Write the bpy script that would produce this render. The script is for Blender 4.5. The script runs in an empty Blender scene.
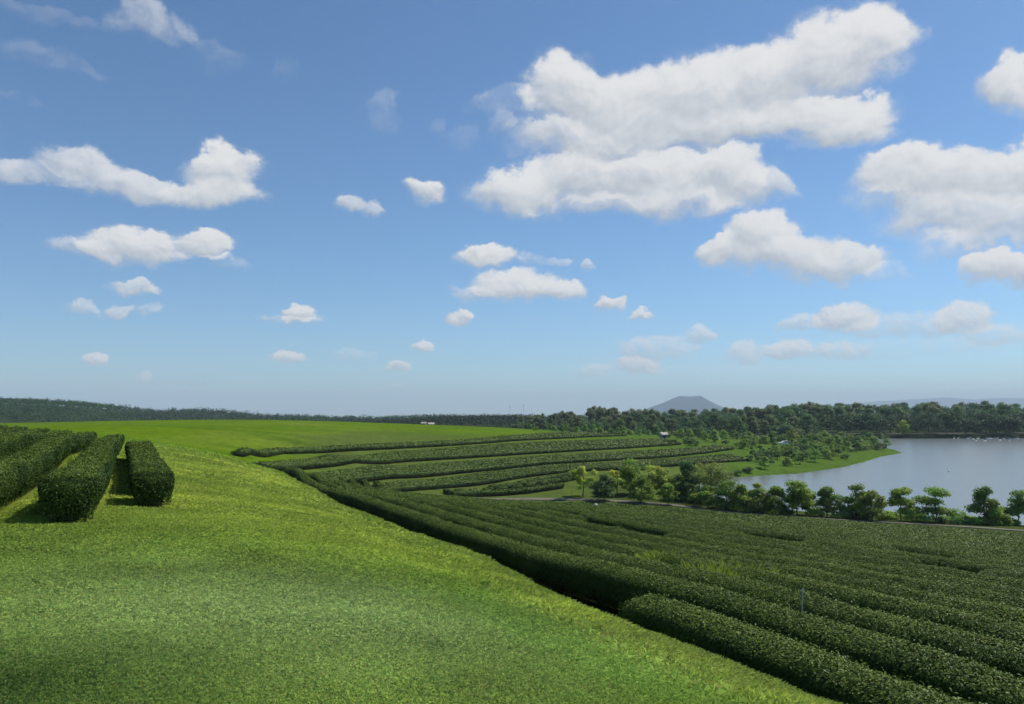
import bpy, math
import numpy as np
from mathutils import Vector
R = math.radians
S = bpy.context.scene
COL = S.collection

# ------------------------------------------------------------------ camera
F, HX, HY = 796.0, 512.0, 410.0            # focal length in pixels, principal column, horizon row
cam_d = bpy.data.cameras.new('camera'); cam = bpy.data.objects.new('camera', cam_d); COL.objects.link(cam)
cam.rotation_euler = (R(90), 0, 0)
cam_d.sensor_width = 36.0; cam_d.lens = F / 1024 * 36
cam_d.shift_y = (HY - 352) / 1024
cam_d.clip_start = 0.1; cam_d.clip_end = 60000
S.camera = cam

# ------------------------------------------------------------------ sky and sun
SUN_EL, SUN_AZ = 52.0, 63.0                # degrees; azimuth clockwise from +Y
W = bpy.data.worlds.new('World'); S.world = W; W.use_nodes = True
wn, wl = W.node_tree.nodes, W.node_tree.links
wn.clear()
world_nodes, world_links = wn, wl
def node(nt, typ, **kw):
    n = nt.nodes.new(typ)
    for k, v in kw.items(): setattr(n, k, v)
    return n
def wmath(op, a, b=None, c=None, clamp=False):
    n = wn.new('ShaderNodeMath'); n.operation = op; n.use_clamp = clamp
    for i, v in enumerate((a, b, c)):
        if v is None: continue
        if isinstance(v, (int, float)): n.inputs[i].default_value = v
        else: wl.new(v, n.inputs[i])
    return n.outputs[0]
def wvec(op, a, b=None, c=None):
    n = wn.new('ShaderNodeVectorMath'); n.operation = op
    for i, v in enumerate((a, b, c)):
        if v is None: continue
        if isinstance(v, tuple): n.inputs[i].default_value = v
        else: wl.new(v, n.inputs[i])
    return n.outputs['Value'] if op in ('LENGTH', 'DOT_PRODUCT') else n.outputs['Vector']
def smooth(v, lo, hi, a=0.0, b=1.0):
    n = wn.new('ShaderNodeMapRange'); n.interpolation_type = 'SMOOTHSTEP'
    for i, x in enumerate((v, lo, hi, a, b)):
        if isinstance(x, (int, float)): n.inputs[i].default_value = x
        else: wl.new(x, n.inputs[i])
    return n.outputs[0]
sky = wn.new('ShaderNodeTexSky'); sky.sky_type = 'NISHITA'; sky.sun_disc = False
sky.sun_elevation = R(SUN_EL); sky.sun_rotation = R(SUN_AZ)
sky.altitude = 1400; sky.air_density = 1.0; sky.dust_density = 1.2; sky.ozone_density = 3.5
SKY_STRENGTH = 0.106; SKY_TINT = (0.68, 0.85, 0.93, 1)
CLOUD_SHADE = (0.36, 0.40, 0.455, 1); CLOUD_LIT = (0.66, 0.66, 0.66, 1)
tc = wn.new('ShaderNodeTexCoord')
sx = wn.new('ShaderNodeSeparateXYZ'); wl.new(tc.outputs['Generated'], sx.inputs[0])
AZ = wmath('ARCTAN2', sx.outputs[0], sx.outputs[1])
EL = wmath('ARCSINE', sx.outputs[2])
cmb = wn.new('ShaderNodeCombineXYZ'); wl.new(AZ, cmb.inputs[0]); wl.new(EL, cmb.inputs[1])
UV_WORLD = cmb.outputs[0]
def noise(vec, scale, detail, rough, off=(0, 0, 0)):
    n = wn.new('ShaderNodeTexNoise'); n.noise_dimensions = '2D'
    wl.new(wvec('MULTIPLY_ADD', vec, (1, 1.25, 1), off), n.inputs['Vector'])
    n.inputs['Scale'].default_value = scale; n.inputs['Detail'].default_value = detail
    n.inputs['Roughness'].default_value = rough
    return n
# the clouds, by direction: column and row as seen from the hill, half width, half height, cap (thin ones low)
CLOUDS = [
 (868, 48, 52, 46, 1), (838, 66, 78, 52, 1), (775, 84, 88, 42, 1), (700, 98, 95, 46, 1), (628, 112, 88, 50, 1), (568, 96, 48, 44, 1),
 (506, 104, 46, 20, .32), (600, 140, 110, 34, .8), (840, 128, 78, 30, 1), (735, 128, 140, 34, 1),
 (520, 194, 60, 32, .9), (585, 178, 62, 40, 1), (655, 182, 82, 40, 1), (722, 178, 62, 38, 1), (765, 188, 42, 24, .8), (650, 205, 150, 20, .7),
 (905, 178, 66, 34, 1), (962, 180, 74, 44, 1), (1022, 178, 60, 44, 1), (950, 216, 92, 38, .85), (1012, 222, 84, 36, .8), (975, 243, 80, 18, .35), (890, 200, 52, 26, .6),
 (1014, 84, 42, 34, .9), (1060, 90, 50, 34, 1),
 (762, 236, 50, 32, 1), (775, 254, 76, 26, 1), (826, 264, 66, 22, .85), (722, 252, 40, 20, .9), (792, 254, 56, 24, 1), (838, 268, 52, 18, .75), (866, 276, 50, 14, .35),
 (992, 270, 42, 24, 1), (1030, 272, 40, 24, 1),
 (484, 257, 36, 15, 1), (514, 288, 54, 22, 1), (556, 292, 40, 14, .9), (478, 294, 34, 12, .6), (459, 318, 15, 11, .9), (558, 263, 16, 7, .5), (530, 262, 22, 8, .3),
 (613, 302, 17, 10, .9), (641, 313, 18, 8, .85), (590, 264, 10, 8, .5),
 (424, 192, 25, 19, .95), (346, 203, 22, 12, .7), (369, 207, 21, 9, .6),
 (218, 176, 50, 34, 1), (226, 168, 40, 30, 1), (205, 166, 30, 22, 1), (208, 196, 62, 24, .9), (140, 190, 62, 22, .8), (82, 166, 52, 24, .75), (24, 182, 50, 20, .7), (60, 178, 40, 18, .6), (116, 184, 50, 24, .7), (-30, 186, 40, 16, .5),
 (140, 250, 70, 24, 1), (92, 252, 54, 14, .6), (206, 246, 32, 24, .95), (224, 262, 28, 8, .3),
 (133, 288, 32, 11, .8), (86, 311, 24, 10, .6), (121, 311, 16, 8, .6), (148, 311, 18, 8, .5),
 (298, 315, 20, 12, .9), (290, 320, 48, 5, .35), (288, 358, 22, 9, .8), (421, 348, 13, 8, .8), (398, 368, 15, 8, .75), (95, 360, 17, 9, .85),
 (142, 378, 13, 7, .45), (352, 356, 30, 8, .3), (394, 386, 14, 7, .35), (450, 374, 30, 5, .08),
 (146, 22, 38, 26, .42), (180, 38, 28, 18, .3), (218, 62, 28, 20, .10), (280, 74, 16, 10, .10), (44, 58, 60, 20, .12), (70, 68, 40, 12, .10), (40, 10, 80, 12, .10), (10, 98, 30, 8, .07),
 (388, 118, 20, 28, .16), (442, 122, 10, 12, .12), (460, 140, 22, 14, .08), (500, 126, 20, 22, .25),
 (846, 320, 40, 20, .85), (802, 325, 30, 12, .6), (964, 321, 38, 21, .8), (922, 327, 78, 20, .5), (990, 337, 50, 17, .5), (872, 330, 48, 15, .5),
 (638, 366, 30, 14, .8), (700, 336, 18, 13, .6), (656, 350, 54, 18, .5), (745, 356, 22, 18, .6), (786, 352, 42, 14, .75), (836, 352, 40, 14, .6), (592, 372, 26, 11, .45),
 (900, 350, 130, 14, .2), (720, 372, 120, 8, .12),
]
def to_dir(cx, cy):
    u, v = (cx - HX) / F, (HY - cy) / F
    return math.atan(u), math.atan(v / math.hypot(1, u))
bg1 = wn.new('ShaderNodeBackground')
tint = wn.new('ShaderNodeMix'); tint.data_type = 'RGBA'; tint.blend_type = 'MULTIPLY'; tint.inputs[0].default_value = 1
wl.new(sky.outputs[0], tint.inputs[6]); tint.inputs[7].default_value = SKY_TINT
wl.new(tint.outputs[2], bg1.inputs[0]); bg1.inputs[1].default_value = SKY_STRENGTH
GRAIN = {'high': 1.0, 'mid': 1.9, 'low': 3.4}       # far clouds are smaller, their billows finer
def cloud_cell(blobs, grain):
    global wn, wl
    g = bpy.data.node_groups.new('cloud_sector', 'ShaderNodeTree')        # one group per sector of the sky
    g.interface.new_socket('Direction', in_out='INPUT', socket_type='NodeSocketVector')
    g.interface.new_socket('Sky', in_out='INPUT', socket_type='NodeSocketShader')
    g.interface.new_socket('Shader', in_out='OUTPUT', socket_type='NodeSocketShader')
    wn, wl = g.nodes, g.links
    gi, go = wn.new('NodeGroupInput'), wn.new('NodeGroupOutput')
    UV = gi.outputs[0]
    k = GRAIN[grain]
    n1 = noise(UV, 9.0 * k, 2.0, 0.5, (5.3, 1.2, 0))
    n3 = noise(UV, 24.0 * k, 5.0, 0.62, (2.3, 4.2, 0))
    w1 = wvec('MULTIPLY_ADD', wvec('SUBTRACT', n1.outputs['Color'], (0.5, 0.5, 0.5)), (0.05 / k, 0.04 / k, 0), UV)
    WUV = wvec('MULTIPLY_ADD', wvec('SUBTRACT', n3.outputs['Color'], (0.5, 0.5, 0.5)), (0.034 / k, 0.034 / k, 0), w1)
    dens = ws = hs = thin = None
    for (cx, cy, rx, ry, cap) in blobs:
        az, el = to_dir(cx, cy); u = (cx - HX) / F
        sxx, syy = (1 + u * u) * F / rx, math.hypot(1, u) * F / ry
        d = wvec('MULTIPLY_ADD', WUV, (sxx, syy, 0), (-az * sxx, -el * syy, 0))
        e = wvec('MAXIMUM', d, wvec('MULTIPLY', d, (-1, -1.35, 0)))       # flatter undersides
        val = wmath('SUBTRACT', 1.0, wvec('LENGTH', e))
        w = wmath('POWER', wmath('MAXIMUM', val, 0.0), 3.0)
        o_ = wmath('MULTIPLY', wmath('MULTIPLY_ADD', val, 2.2 if cap < 0.8 else 3.5, 0.28, clamp=True), min(1.0, cap * 1.1))      # thin clouds stay see-through
        thin = o_ if thin is None else wmath('MAXIMUM', thin, o_)
        h = wvec('DOT_PRODUCT', d, (0.25, 1.0, 0))
        ws = w if ws is None else wmath('ADD', ws, w)
        hs = wmath('MULTIPLY', w, h) if hs is None else wmath('MULTIPLY_ADD', w, h, hs)
        dens = val if dens is None else wmath('MAXIMUM', dens, val)
    rel = wmath('DIVIDE', hs, wmath('ADD', ws, 0.004))                     # -1 underside .. 1 sunny top
    nd = noise(w1, 20.0 * k, 5.0, 0.58, (3.1, 7.7, 0))
    nd2 = noise(w1, 20.0 * k, 5.0, 0.58, (3.1 + 0.003 / k, 7.7 + 0.009 / k, 0))   # the same billows a step towards the sun
    field = wmath('MULTIPLY_ADD', wmath('SUBTRACT', nd.outputs[0], 0.36), 0.50, dens)
    alpha = smooth(field, 0.0, smooth(rel, -0.9, 0.45, 1.0, 0.36))
    frag = smooth(nd.outputs[0], 0.36, 0.62)
    alpha = wmath('MULTIPLY', alpha, wmath('MULTIPLY', thin, wmath('MULTIPLY_ADD', wmath('SUBTRACT', 1.0, thin, clamp=True), wmath('SUBTRACT', frag, 0.9), 0.97), clamp=True))
    relief = wmath('SUBTRACT', nd.outputs[0], nd2.outputs[0])
    lum = wmath('MULTIPLY_ADD', rel, 0.95, 0.45)
    lum = wmath('MULTIPLY_ADD', relief, 0.9, lum)
    lum = wmath('MULTIPLY_ADD', wmath('SUBTRACT', nd.outputs[0], 0.5), 0.25, lum)
    lum = smooth(lum, -0.15, 1.05)
    m = wn.new('ShaderNodeMix'); m.data_type = 'RGBA'
    wl.new(lum, m.inputs[0]); m.inputs[6].default_value = CLOUD_SHADE; m.inputs[7].default_value = CLOUD_LIT
    bg = wn.new('ShaderNodeBackground'); wl.new(m.outputs[2], bg.inputs[0]); bg.inputs[1].default_value = 1.0
    mx = wn.new('ShaderNodeMixShader'); wl.new(alpha, mx.inputs[0]); wl.new(gi.outputs[1], mx.inputs[1]); wl.new(bg.outputs[0], mx.inputs[2])
    wl.new(mx.outputs[0], go.inputs[0])
    wn, wl = world_nodes, world_links
    gn = wn.new('ShaderNodeGroup'); gn.node_tree = g
    wl.new(UV_WORLD, gn.inputs[0]); wl.new(bg1.outputs[0], gn.inputs[1])
    return gn
# sectors of the sky that hold clouds, so that each direction only works out the clouds near it
CELLS = [(-110, -60, 330, 222, 'high'), (330, 70, 450, 226, 'high'), (450, -40, 672, 229, 'high'), (672, -40, 845, 297, 'high'), (845, -40, 1160, 297, 'high'),
         (20, 222, 270, 330, 'mid'), (425, 229, 672, 328, 'mid'), (225, 296, 425, 400, 'low'), (425, 328, 560, 400, 'low'), (60, 330, 225, 400, 'low'),
         (560, 328, 672, 400, 'low'), (672, 297, 1160, 400, 'low')]
out = bg1.outputs[0]
for (x0, y0, x1, y1, grain) in CELLS:
    sel = [b for b in CLOUDS if b[0] + b[2] * 1.5 + 12 > x0 and b[0] - b[2] * 1.5 - 12 < x1 and b[1] + b[3] * 1.6 + 8 > y0 and b[1] - b[3] * 1.6 - 8 < y1
           and (grain != 'high' or b[1] < min(290, y1 - 4)) and (grain == 'high' or b[1] > 235) and (grain != 'low' or b[1] > 300)]
    a0, a1 = math.atan((x0 - HX) / F), math.atan((x1 - HX) / F)
    cxm = ((x0 + x1) / 2 - HX) / F
    e0, e1 = math.atan((HY - y1) / F / math.hypot(1, cxm)), math.atan((HY - y0) / F / math.hypot(1, cxm))
    if grain == 'high' and y0 < 0: e1 = 1.2
    inside = wmath('MULTIPLY', wmath('COMPARE', AZ, (a0 + a1) / 2, (a1 - a0) / 2), wmath('COMPARE', EL, (e0 + e1) / 2, (e1 - e0) / 2))
    cell = cloud_cell(sel, grain)
    sw = wn.new('ShaderNodeMixShader'); wl.new(inside, sw.inputs[0]); wl.new(out, sw.inputs[1]); wl.new(cell.outputs[0], sw.inputs[2])
    out = sw.outputs[0]
W.cycles.sampling_method = 'MANUAL'; W.cycles.sample_map_resolution = 256
wo = wn.new('ShaderNodeOutputWorld'); wl.new(out, wo.inputs[0])

sun_d = bpy.data.lights.new('sun', 'SUN'); sun = bpy.data.objects.new('sun', sun_d); COL.objects.link(sun)
sun_d.energy = 3.6; sun_d.angle = R(0.53); sun_d.color = (1.0, 0.95, 0.87)
to_sun = Vector((math.sin(R(SUN_AZ)) * math.cos(R(SUN_EL)), math.cos(R(SUN_AZ)) * math.cos(R(SUN_EL)), math.sin(R(SUN_EL))))
sun.rotation_euler = to_sun.to_track_quat('Z', 'Y').to_euler()
S.view_settings.view_transform = 'Standard'; S.view_settings.look = 'None'
S.view_settings.exposure = 0.32; S.view_settings.gamma = 1.0
S.cycles.use_denoising = True; S.cycles.use_adaptive_sampling = True; S.cycles.adaptive_threshold = 0.015; S.cycles.adaptive_min_samples = 16
S.cycles.max_bounces = 6; S.cycles.diffuse_bounces = 3; S.cycles.transmission_bounces = 4; S.cycles.glossy_bounces = 3; S.cycles.transparent_max_bounces = 8; S.cycles.volume_bounces = 2
# ------------------------------------------------------------------ helpers
rng = np.random.default_rng(7)
def smoothstep(a, b, x):
    t = np.clip((np.asarray(x, float) - a) / (b - a), 0, 1); return t * t * (3 - 2 * t)
_perm = np.random.default_rng(3).random((256, 256))
def vnoise(x, y):                                           # value noise, 0..1
    x = np.asarray(x, float); y = np.asarray(y, float)
    xi = np.floor(x).astype(int); yi = np.floor(y).astype(int); fx = x - xi; fy = y - yi
    fx = fx * fx * (3 - 2 * fx); fy = fy * fy * (3 - 2 * fy)
    g = lambda i, j: _perm[i & 255, j & 255]
    return (g(xi, yi) * (1 - fx) + g(xi + 1, yi) * fx) * (1 - fy) + (g(xi, yi + 1) * (1 - fx) + g(xi + 1, yi + 1) * fx) * fy
def fbm(x, y, o=4):
    s = 0; a = 0.5; t = 0
    for k in range(o):
        s = s + a * vnoise(x + 17.3 * k, y - 9.1 * k); t += a; x = x * 2.03; y = y * 2.03; a *= 0.5
    return s / t
def mesh_obj(name, verts, faces, mat, parent=None, cols=None, smooth_=False, face_mats=None):
    """verts (N,3); faces (M,3) or (M,4); cols (N,3) base colours per vertex"""
    verts = np.ascontiguousarray(verts, np.float32); faces = np.ascontiguousarray(faces, np.int32)
    me = bpy.data.meshes.new(name); n, k = faces.shape
    me.vertices.add(len(verts)); me.vertices.foreach_set('co', verts.ravel())
    me.loops.add(n * k); me.loops.foreach_set('vertex_index', faces.ravel())
    me.polygons.add(n); me.polygons.foreach_set('loop_start', np.arange(0, n * k, k, dtype=np.int32))
    me.polygons.foreach_set('loop_total', np.full(n, k, np.int32))
    if smooth_: me.polygons.foreach_set('use_smooth', np.ones(n, bool))
    if cols is not None:
        at = me.attributes.new('tone', 'FLOAT_COLOR', 'POINT')
        c4 = np.ones((len(verts), 4), np.float32); c4[:, :3] = cols
        at.data.foreach_set('color', c4.ravel())
    for m in (mat if isinstance(mat, (list, tuple)) else [mat]): me.materials.append(m)
    if face_mats is not None: me.polygons.foreach_set('material_index', np.asarray(face_mats, np.int32))
    me.update(); me.validate()
    o = bpy.data.objects.new(name, me); COL.objects.link(o)
    if parent is not None: o.parent = parent
    return o
def tag(o, label=None, cat=None, group=None, kind=None):
    if label: o['label'] = label
    if cat: o['category'] = cat
    if group: o['group'] = group
    if kind: o['kind'] = kind
    return o
def empty(name, loc):
    o = bpy.data.objects.new(name, None); o.location = loc; o.empty_display_size = 0.3; COL.objects.link(o); return o
def merge(parts):
    """join (verts, faces, cols) triples that share a face size"""
    vs, fs, cs = [], [], []; k = 0
    for v, f, c in parts:
        vs.append(v); fs.append(f + k); cs.append(c); k += len(v)
    return np.concatenate(vs), np.concatenate(fs), np.concatenate(cs)
def leaf_cards(cen, nrm, L, rg, aspect=0.5, fold=0.25):
    """one rhombic folded leaf per centre"""
    n = len(cen); L = np.broadcast_to(L, (n,)).reshape(n, 1)
    nrm = nrm / (np.linalg.norm(nrm, axis=1, keepdims=True) + 1e-9)
    a = np.cross(nrm, rg.normal(size=(n, 3))); a /= np.linalg.norm(a, axis=1, keepdims=True) + 1e-9
    b = np.cross(nrm, a)
    v = np.empty((n, 4, 3)); hw = L * aspect * 0.5
    v[:, 0] = cen - a * L * 0.5; v[:, 2] = cen + a * L * 0.5 - nrm * L * fold * 0.5
    v[:, 1] = cen + b * hw + nrm * L * fold * 0.35 - a * L * 0.06; v[:, 3] = cen - b * hw + nrm * L * fold * 0.35 - a * L * 0.06
    return v.reshape(-1, 3), np.arange(n * 4, dtype=np.int32).reshape(n, 4)
def rep4(c): return np.repeat(c, 4, axis=0)

# ------------------------------------------------------------------ materials
def material(name, rough=0.6, spec=0.3, trans=0.0, color=None, noise_scale=None, noise_amt=0.25, bump=0.0, gain=1.0):
    m = bpy.data.materials.new(name); m.use_nodes = True; nt = m.node_tree; nt.nodes.clear()
    out = node(nt, 'ShaderNodeOutputMaterial'); p = node(nt, 'ShaderNodeBsdfPrincipled')
    p.inputs['Roughness'].default_value = rough; p.inputs['Specular IOR Level'].default_value = spec
    if color is None:
        a = node(nt, 'ShaderNodeAttribute'); a.attribute_name = 'tone'; src = a.outputs['Color']
    else:
        c = node(nt, 'ShaderNodeRGB'); c.outputs[0].default_value = (*color, 1); src = c.outputs[0]
    if noise_scale:
        t = node(nt, 'ShaderNodeTexCoord'); n = node(nt, 'ShaderNodeTexNoise')
        nt.links.new(t.outputs['Object'], n.inputs['Vector']); n.inputs['Scale'].default_value = noise_scale
        n.inputs['Detail'].default_value = 6; n.inputs['Roughness'].default_value = 0.65
        mr = node(nt, 'ShaderNodeMapRange'); nt.links.new(n.outputs[0], mr.inputs[0])
        mr.inputs[1].default_value = 0.25; mr.inputs[2].default_value = 0.75
        mr.inputs[3].default_value = 1 - noise_amt; mr.inputs[4].default_value = 1 + noise_amt
        v = node(nt, 'ShaderNodeVectorMath'); v.operation = 'SCALE'
        nt.links.new(src, v.inputs[0]); nt.links.new(mr.outputs[0], v.inputs['Scale']); src = v.outputs[0]
        if bump:
            b = node(nt, 'ShaderNodeBump'); b.inputs['Strength'].default_value = 0.8; b.inputs['Distance'].default_value = bump
            nt.links.new(n.outputs[0], b.inputs['Height']); nt.links.new(b.outputs[0], p.inputs['Normal'])
    nt.links.new(src, p.inputs['Base Color'])
    if trans > 0:
        tr = node(nt, 'ShaderNodeBsdfTranslucent'); nt.links.new(src, tr.inputs[0])
        mxs = node(nt, 'ShaderNodeMixShader'); mxs.inputs[0].default_value = trans
        nt.links.new(p.outputs[0], mxs.inputs[1]); nt.links.new(tr.outputs[0], mxs.inputs[2]); nt.links.new(mxs.outputs[0], out.inputs[0])
    else: nt.links.new(p.outputs[0], out.inputs[0])
    return m
M_ground = material('turf_and_soil', 0.95, 0.0, noise_scale=2.2, noise_amt=0.3, bump=0.03)
M_grass = material('grass_blade', 0.6, 0.12, trans=0.5)
M_tea = material('tea_leaf', 0.5, 0.12, trans=0.09)
M_teawood = material('tea_branches', 0.9, 0.1, noise_scale=9.0, noise_amt=0.5)
M_leaf = material('tree_leaf', 0.55, 0.12, trans=0.35)
M_bark = material('bark', 0.9, 0.1, color=(0.13, 0.10, 0.075), noise_scale=6.0, noise_amt=0.4)
M_path = material('pale_concrete', 0.85, 0.2, color=(0.15, 0.135, 0.10), noise_scale=0.8, noise_amt=0.25)
M_white = material('white_paint', 0.5, 0.3, color=(0.78, 0.78, 0.76), noise_scale=3.0, noise_amt=0.06)
M_plaster = material('weathered_plaster', 0.8, 0.2, color=(0.42, 0.42, 0.39), noise_scale=2.0, noise_amt=0.15)
M_roof = material('roof_tile', 0.7, 0.3, color=(0.42, 0.38, 0.34), noise_scale=2.0, noise_amt=0.15)
M_dark = material('dark_opening', 0.4, 0.4, color=(0.03, 0.03, 0.035))
M_grey = material('grey_metal', 0.45, 0.4, color=(0.45, 0.46, 0.46))
M_feather = material('white_feather', 0.7, 0.2, color=(0.80, 0.80, 0.77))
M_beak = material('orange_beak', 0.5, 0.3, color=(0.6, 0.22, 0.03))
M_mount = material('haze_blue_slope', 0.95, 0.05, color=(0.018, 0.044, 0.066), noise_scale=0.004, noise_amt=0.35)  # blue of the distance mixed into the base colour, besides the real haze

# ------------------------------------------------------------------ terrain heights
LAKE = -14.2                                              # eye level is z = 0
def P(px, py, d): return ((px - HX) / F * d, d, -(py - HY) / F * d)
def c_of(x, y): return x + 0.41 * y                       # offset across the hedge rows
def c_lip(y): return 5.55 + 1.6 * smoothstep(9, 21, y) + 0.35 * smoothstep(40, 60, y)
both = [P(*q) for q in [
 (230,455,66),(165,449,75),(165,440,110),(100,430,110),(100,423,250),(165,420.5,270),(300,421,280),(300,440,130),(230,451,95),
 (400,424.5,290),(400,440,170),(500,428,300),(560,432,290),(620,437,260),(242,456,100),(268,471,82),(320,452,125),(355,464,105),(456,445,165),
 (456,459,138),(456,474,120),(512,441,190),(555,453,165),(656,447,205),(677,445,218),(550,464,143),(622,460,160),(732,450,212),(427,489,105),
 (525,477,125),(640,468,148),(760,460,200),(575,485,118),(490,498,108),(600,500,106),(680,506,103),(740,513,99),(850,520.5,94),(1024,531,88),
 (-100,430,110),(-200,432,150),(-150,424,250),(1300,548,76),(1200,480,200),(1150,452,330),(900,441,400),(760,440,330),(700,438,300),(100,427,150),(300,428,200),(400,431,220),(1500,470,300)]]
lawn = [P(*q) for q in [
 (0,704,4.4),(512,704,4.8),(780,704,6.6),(830,704,7.3),(0,600,7.4),(256,600,7.8),(450,600,9.3),(560,600,14),(641,628,10.5),(724,656,8.9),
 (500,567,19.2),(440,547,23.7),(350,510,36.8),(300,485,52.8),(262,470,68),(200,520,13.5),(300,520,16.8),(400,530,19.5),(250,480,31),(300,500,33),(200,470,36),(220,460,50),(165,451,55),
 (70,525,13),(155,508,17),(124,459,32),(60,449,40)]]
lawn += [(-17,20,-1.75),(-10,12,-1.75),(-28,38,-1.9),(-40,50,-1.7),(-30,20,-1.4),(0,0,-1.62),(-8,0,-1.5),(-8,-12,-1.5),(8,-10,-2.2),(0,-30,-2),(-40,-30,-1),(40,-30,-4),(-60,10,-0.6),(-60,80,-2.6),(-80,50,-1.6)]
def on_row(c, y, z): return (c - 0.41 * y, y, z)
field = [on_row(7.6, 5, -3.8), on_row(7.6, 10, -3.9), on_row(7.8, 14, -4.0), on_row(8.5, 20, -4.5), on_row(9.2, 28, -4.95), on_row(9.2, 45, -5.6), on_row(9.2, 62, -6.2), on_row(9.2, 75, -6.75),
 on_row(14, 8, -4.25), on_row(20, 15, -4.8), on_row(20, 40, -6.1), on_row(35, 20, -6.1), on_row(35, 45, -7.5), on_row(35, 75, -9.2), on_row(55, 35, -8.6), on_row(55, 60, -10.0),
 on_row(75, 55, -11.3), on_row(75, 80, -12.4), on_row(20, 62, -7.7), on_row(20, 90, -9.9), (20, 0, -5.2), (60, 0, -9), (60, 30, -10.7), (30, -25, -6.8), (-20, -30, -3), (0, 5, -3.4), (-5, 20, -4.0), (-15, 40, -4.8), (-30, 50, -4), (-40, 20, -2), (-20, 0, -2)]
class TPS:
    def __init__(s, pts, lam):
        p = np.array(pts, float); s.s = 60.0; s.xy = p[:, :2] / s.s; n = len(p)
        K = s.k(s.xy[:, None], s.xy[None]); A = np.zeros((n + 3, n + 3)); A[:n, :n] = K + lam * np.eye(n)
        A[:n, n] = 1; A[:n, n + 1:] = s.xy; A[n, :n] = 1; A[n + 1:, :n] = s.xy.T
        s.w = np.linalg.solve(A, np.concatenate([p[:, 2], np.zeros(3)]))
    def k(s, a, b):
        r2 = ((a - b) ** 2).sum(-1) + 1e-12; return 0.5 * r2 * np.log(r2)
    def __call__(s, x, y):
        q = np.stack([np.ravel(x), np.ravel(y)], -1) / s.s; out = np.empty(len(q))
        for i in range(0, len(q), 20000):
            b = q[i:i + 20000]; out[i:i + 20000] = s.k(b[:, None], s.xy[None]) @ s.w[:-3] + s.w[-3] + b @ s.w[-2:]
        return out.reshape(np.shape(x))
T_lawn, T_field = TPS(both + lawn, 0.002), TPS(both + field, 0.002)
# lake outline, from the waterline in view
lake_px = [(1150,534,93),(1024,526,97),(1000,521,100),(940,519,102),(880,517,104),(820,514,107),(770,511,110),(735,507,114),(705,500,121),(690,492,134),(700,484,152),(735,477.5,167),
 (800,473.5,178),(840,468,194),(865,462,217),(880,457,240),(903,453,263),(893,449.5,287),(878,446.5,309),(855,443.5,337),(835,441,365),(842,438.6,395)]
lake_xy = np.array([((px - HX) / F * (LAKE * F / (HY - py)), LAKE * F / (HY - py)) for px, py, d in lake_px] + [(230, 402), (330, 395), (420, 330), (420, 200), (260, 120), (150, 95), (100, 91)])
def seg_dist(x, y, poly, closed=True):
    d = np.full(np.shape(x), 1e9); n = len(poly)
    for i in range(n if closed else n - 1):
        a, b = poly[i], poly[(i + 1) % n]; e = b - a; L = e @ e + 1e-12
        t = np.clip(((x - a[0]) * e[0] + (y - a[1]) * e[1]) / L, 0, 1)
        d = np.minimum(d, np.hypot(x - a[0] - t * e[0], y - a[1] - t * e[1]))
    return d
def in_poly(x, y, poly):
    r = np.zeros(np.shape(x), bool); n = len(poly)
    for i in range(n):
        a, b = poly[i], poly[(i + 1) % n]
        if a[1] == b[1]: continue
        r ^= ((a[1] > y) != (b[1] > y)) & (x < (b[0] - a[0]) * (y - a[1]) / (b[1] - a[1]) + a[0])
    return r
def ground_z(x, y):
    x = np.asarray(x, float); y = np.asarray(y, float); shape = x.shape
    x, y = np.atleast_1d(x).ravel(), np.atleast_1d(y).ravel()
    zl, zf = T_lawn(x, y), T_field(x, y); r = np.hypot(x, y)
    t = smoothstep(0.0, 1.0, c_of(x, y) - c_lip(y) - 0.05)
    t = np.where(y < -20, 0.5, t)
    z = zl * (1 - t) + zf * t
    z = z + (fbm(x * 0.35, y * 0.35, 3) - 0.5) * 0.05 * smoothstep(3, 12, r)
    far = smoothstep(300, 460, r)
    flat = -12.6 + 3.0 * smoothstep(480, 800, r) * smoothstep(-0.4, 0.6, x / (r + 1)) - 4.0 * smoothstep(-0.1, -0.5, x / (r + 1)) * 0
    flat = flat - 0.0110 * np.maximum(r - 1150, 0)                 # the land falls away into a wide valley
    z = np.clip(z, -16, 3) * (1 - far) + flat * far
    near = (x > 0) & (y > 60) & (r < 650)
    if near.any():
        xs, ys = x[near], y[near]; sd = seg_dist(xs, ys, lake_xy); ins = in_poly(xs, ys, lake_xy)
        zz = z[near]; b = smoothstep(0, 7, sd)
        out_z = (LAKE + 0.15) * (1 - b) + np.maximum(zz, LAKE + 0.5) * b
        z[near] = np.where(ins, LAKE - 0.25 - np.minimum(sd * 0.25, 2.5), out_z)
    return z.reshape(shape)
def cast(px, py, start=5.0, stop=640.0):
    """where the sight line through a picture point meets the ground"""
    px = np.atleast_1d(np.asarray(px, float)); py = np.atleast_1d(np.asarray(py, float))
    Y = np.exp(np.linspace(math.log(start), math.log(stop), 900)); X = (px[:, None] - HX) / F * Y; Z = -(py[:, None] - HY) / F * Y
    g = ground_z(X, np.broadcast_to(Y, X.shape)); hit = Z <= g; hit[:, -1] = True
    i = np.maximum(hit.argmax(1), 1); k = np.arange(len(px))
    d0, d1 = Z[k, i - 1] - g[k, i - 1], Z[k, i] - g[k, i]; t = np.clip(d0 / (d0 - d1 + 1e-9), 0, 1)
    y = Y[i - 1] + (Y[i] - Y[i - 1]) * t; x = (px - HX) / F * y
    return np.stack([x, y], -1)

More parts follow.
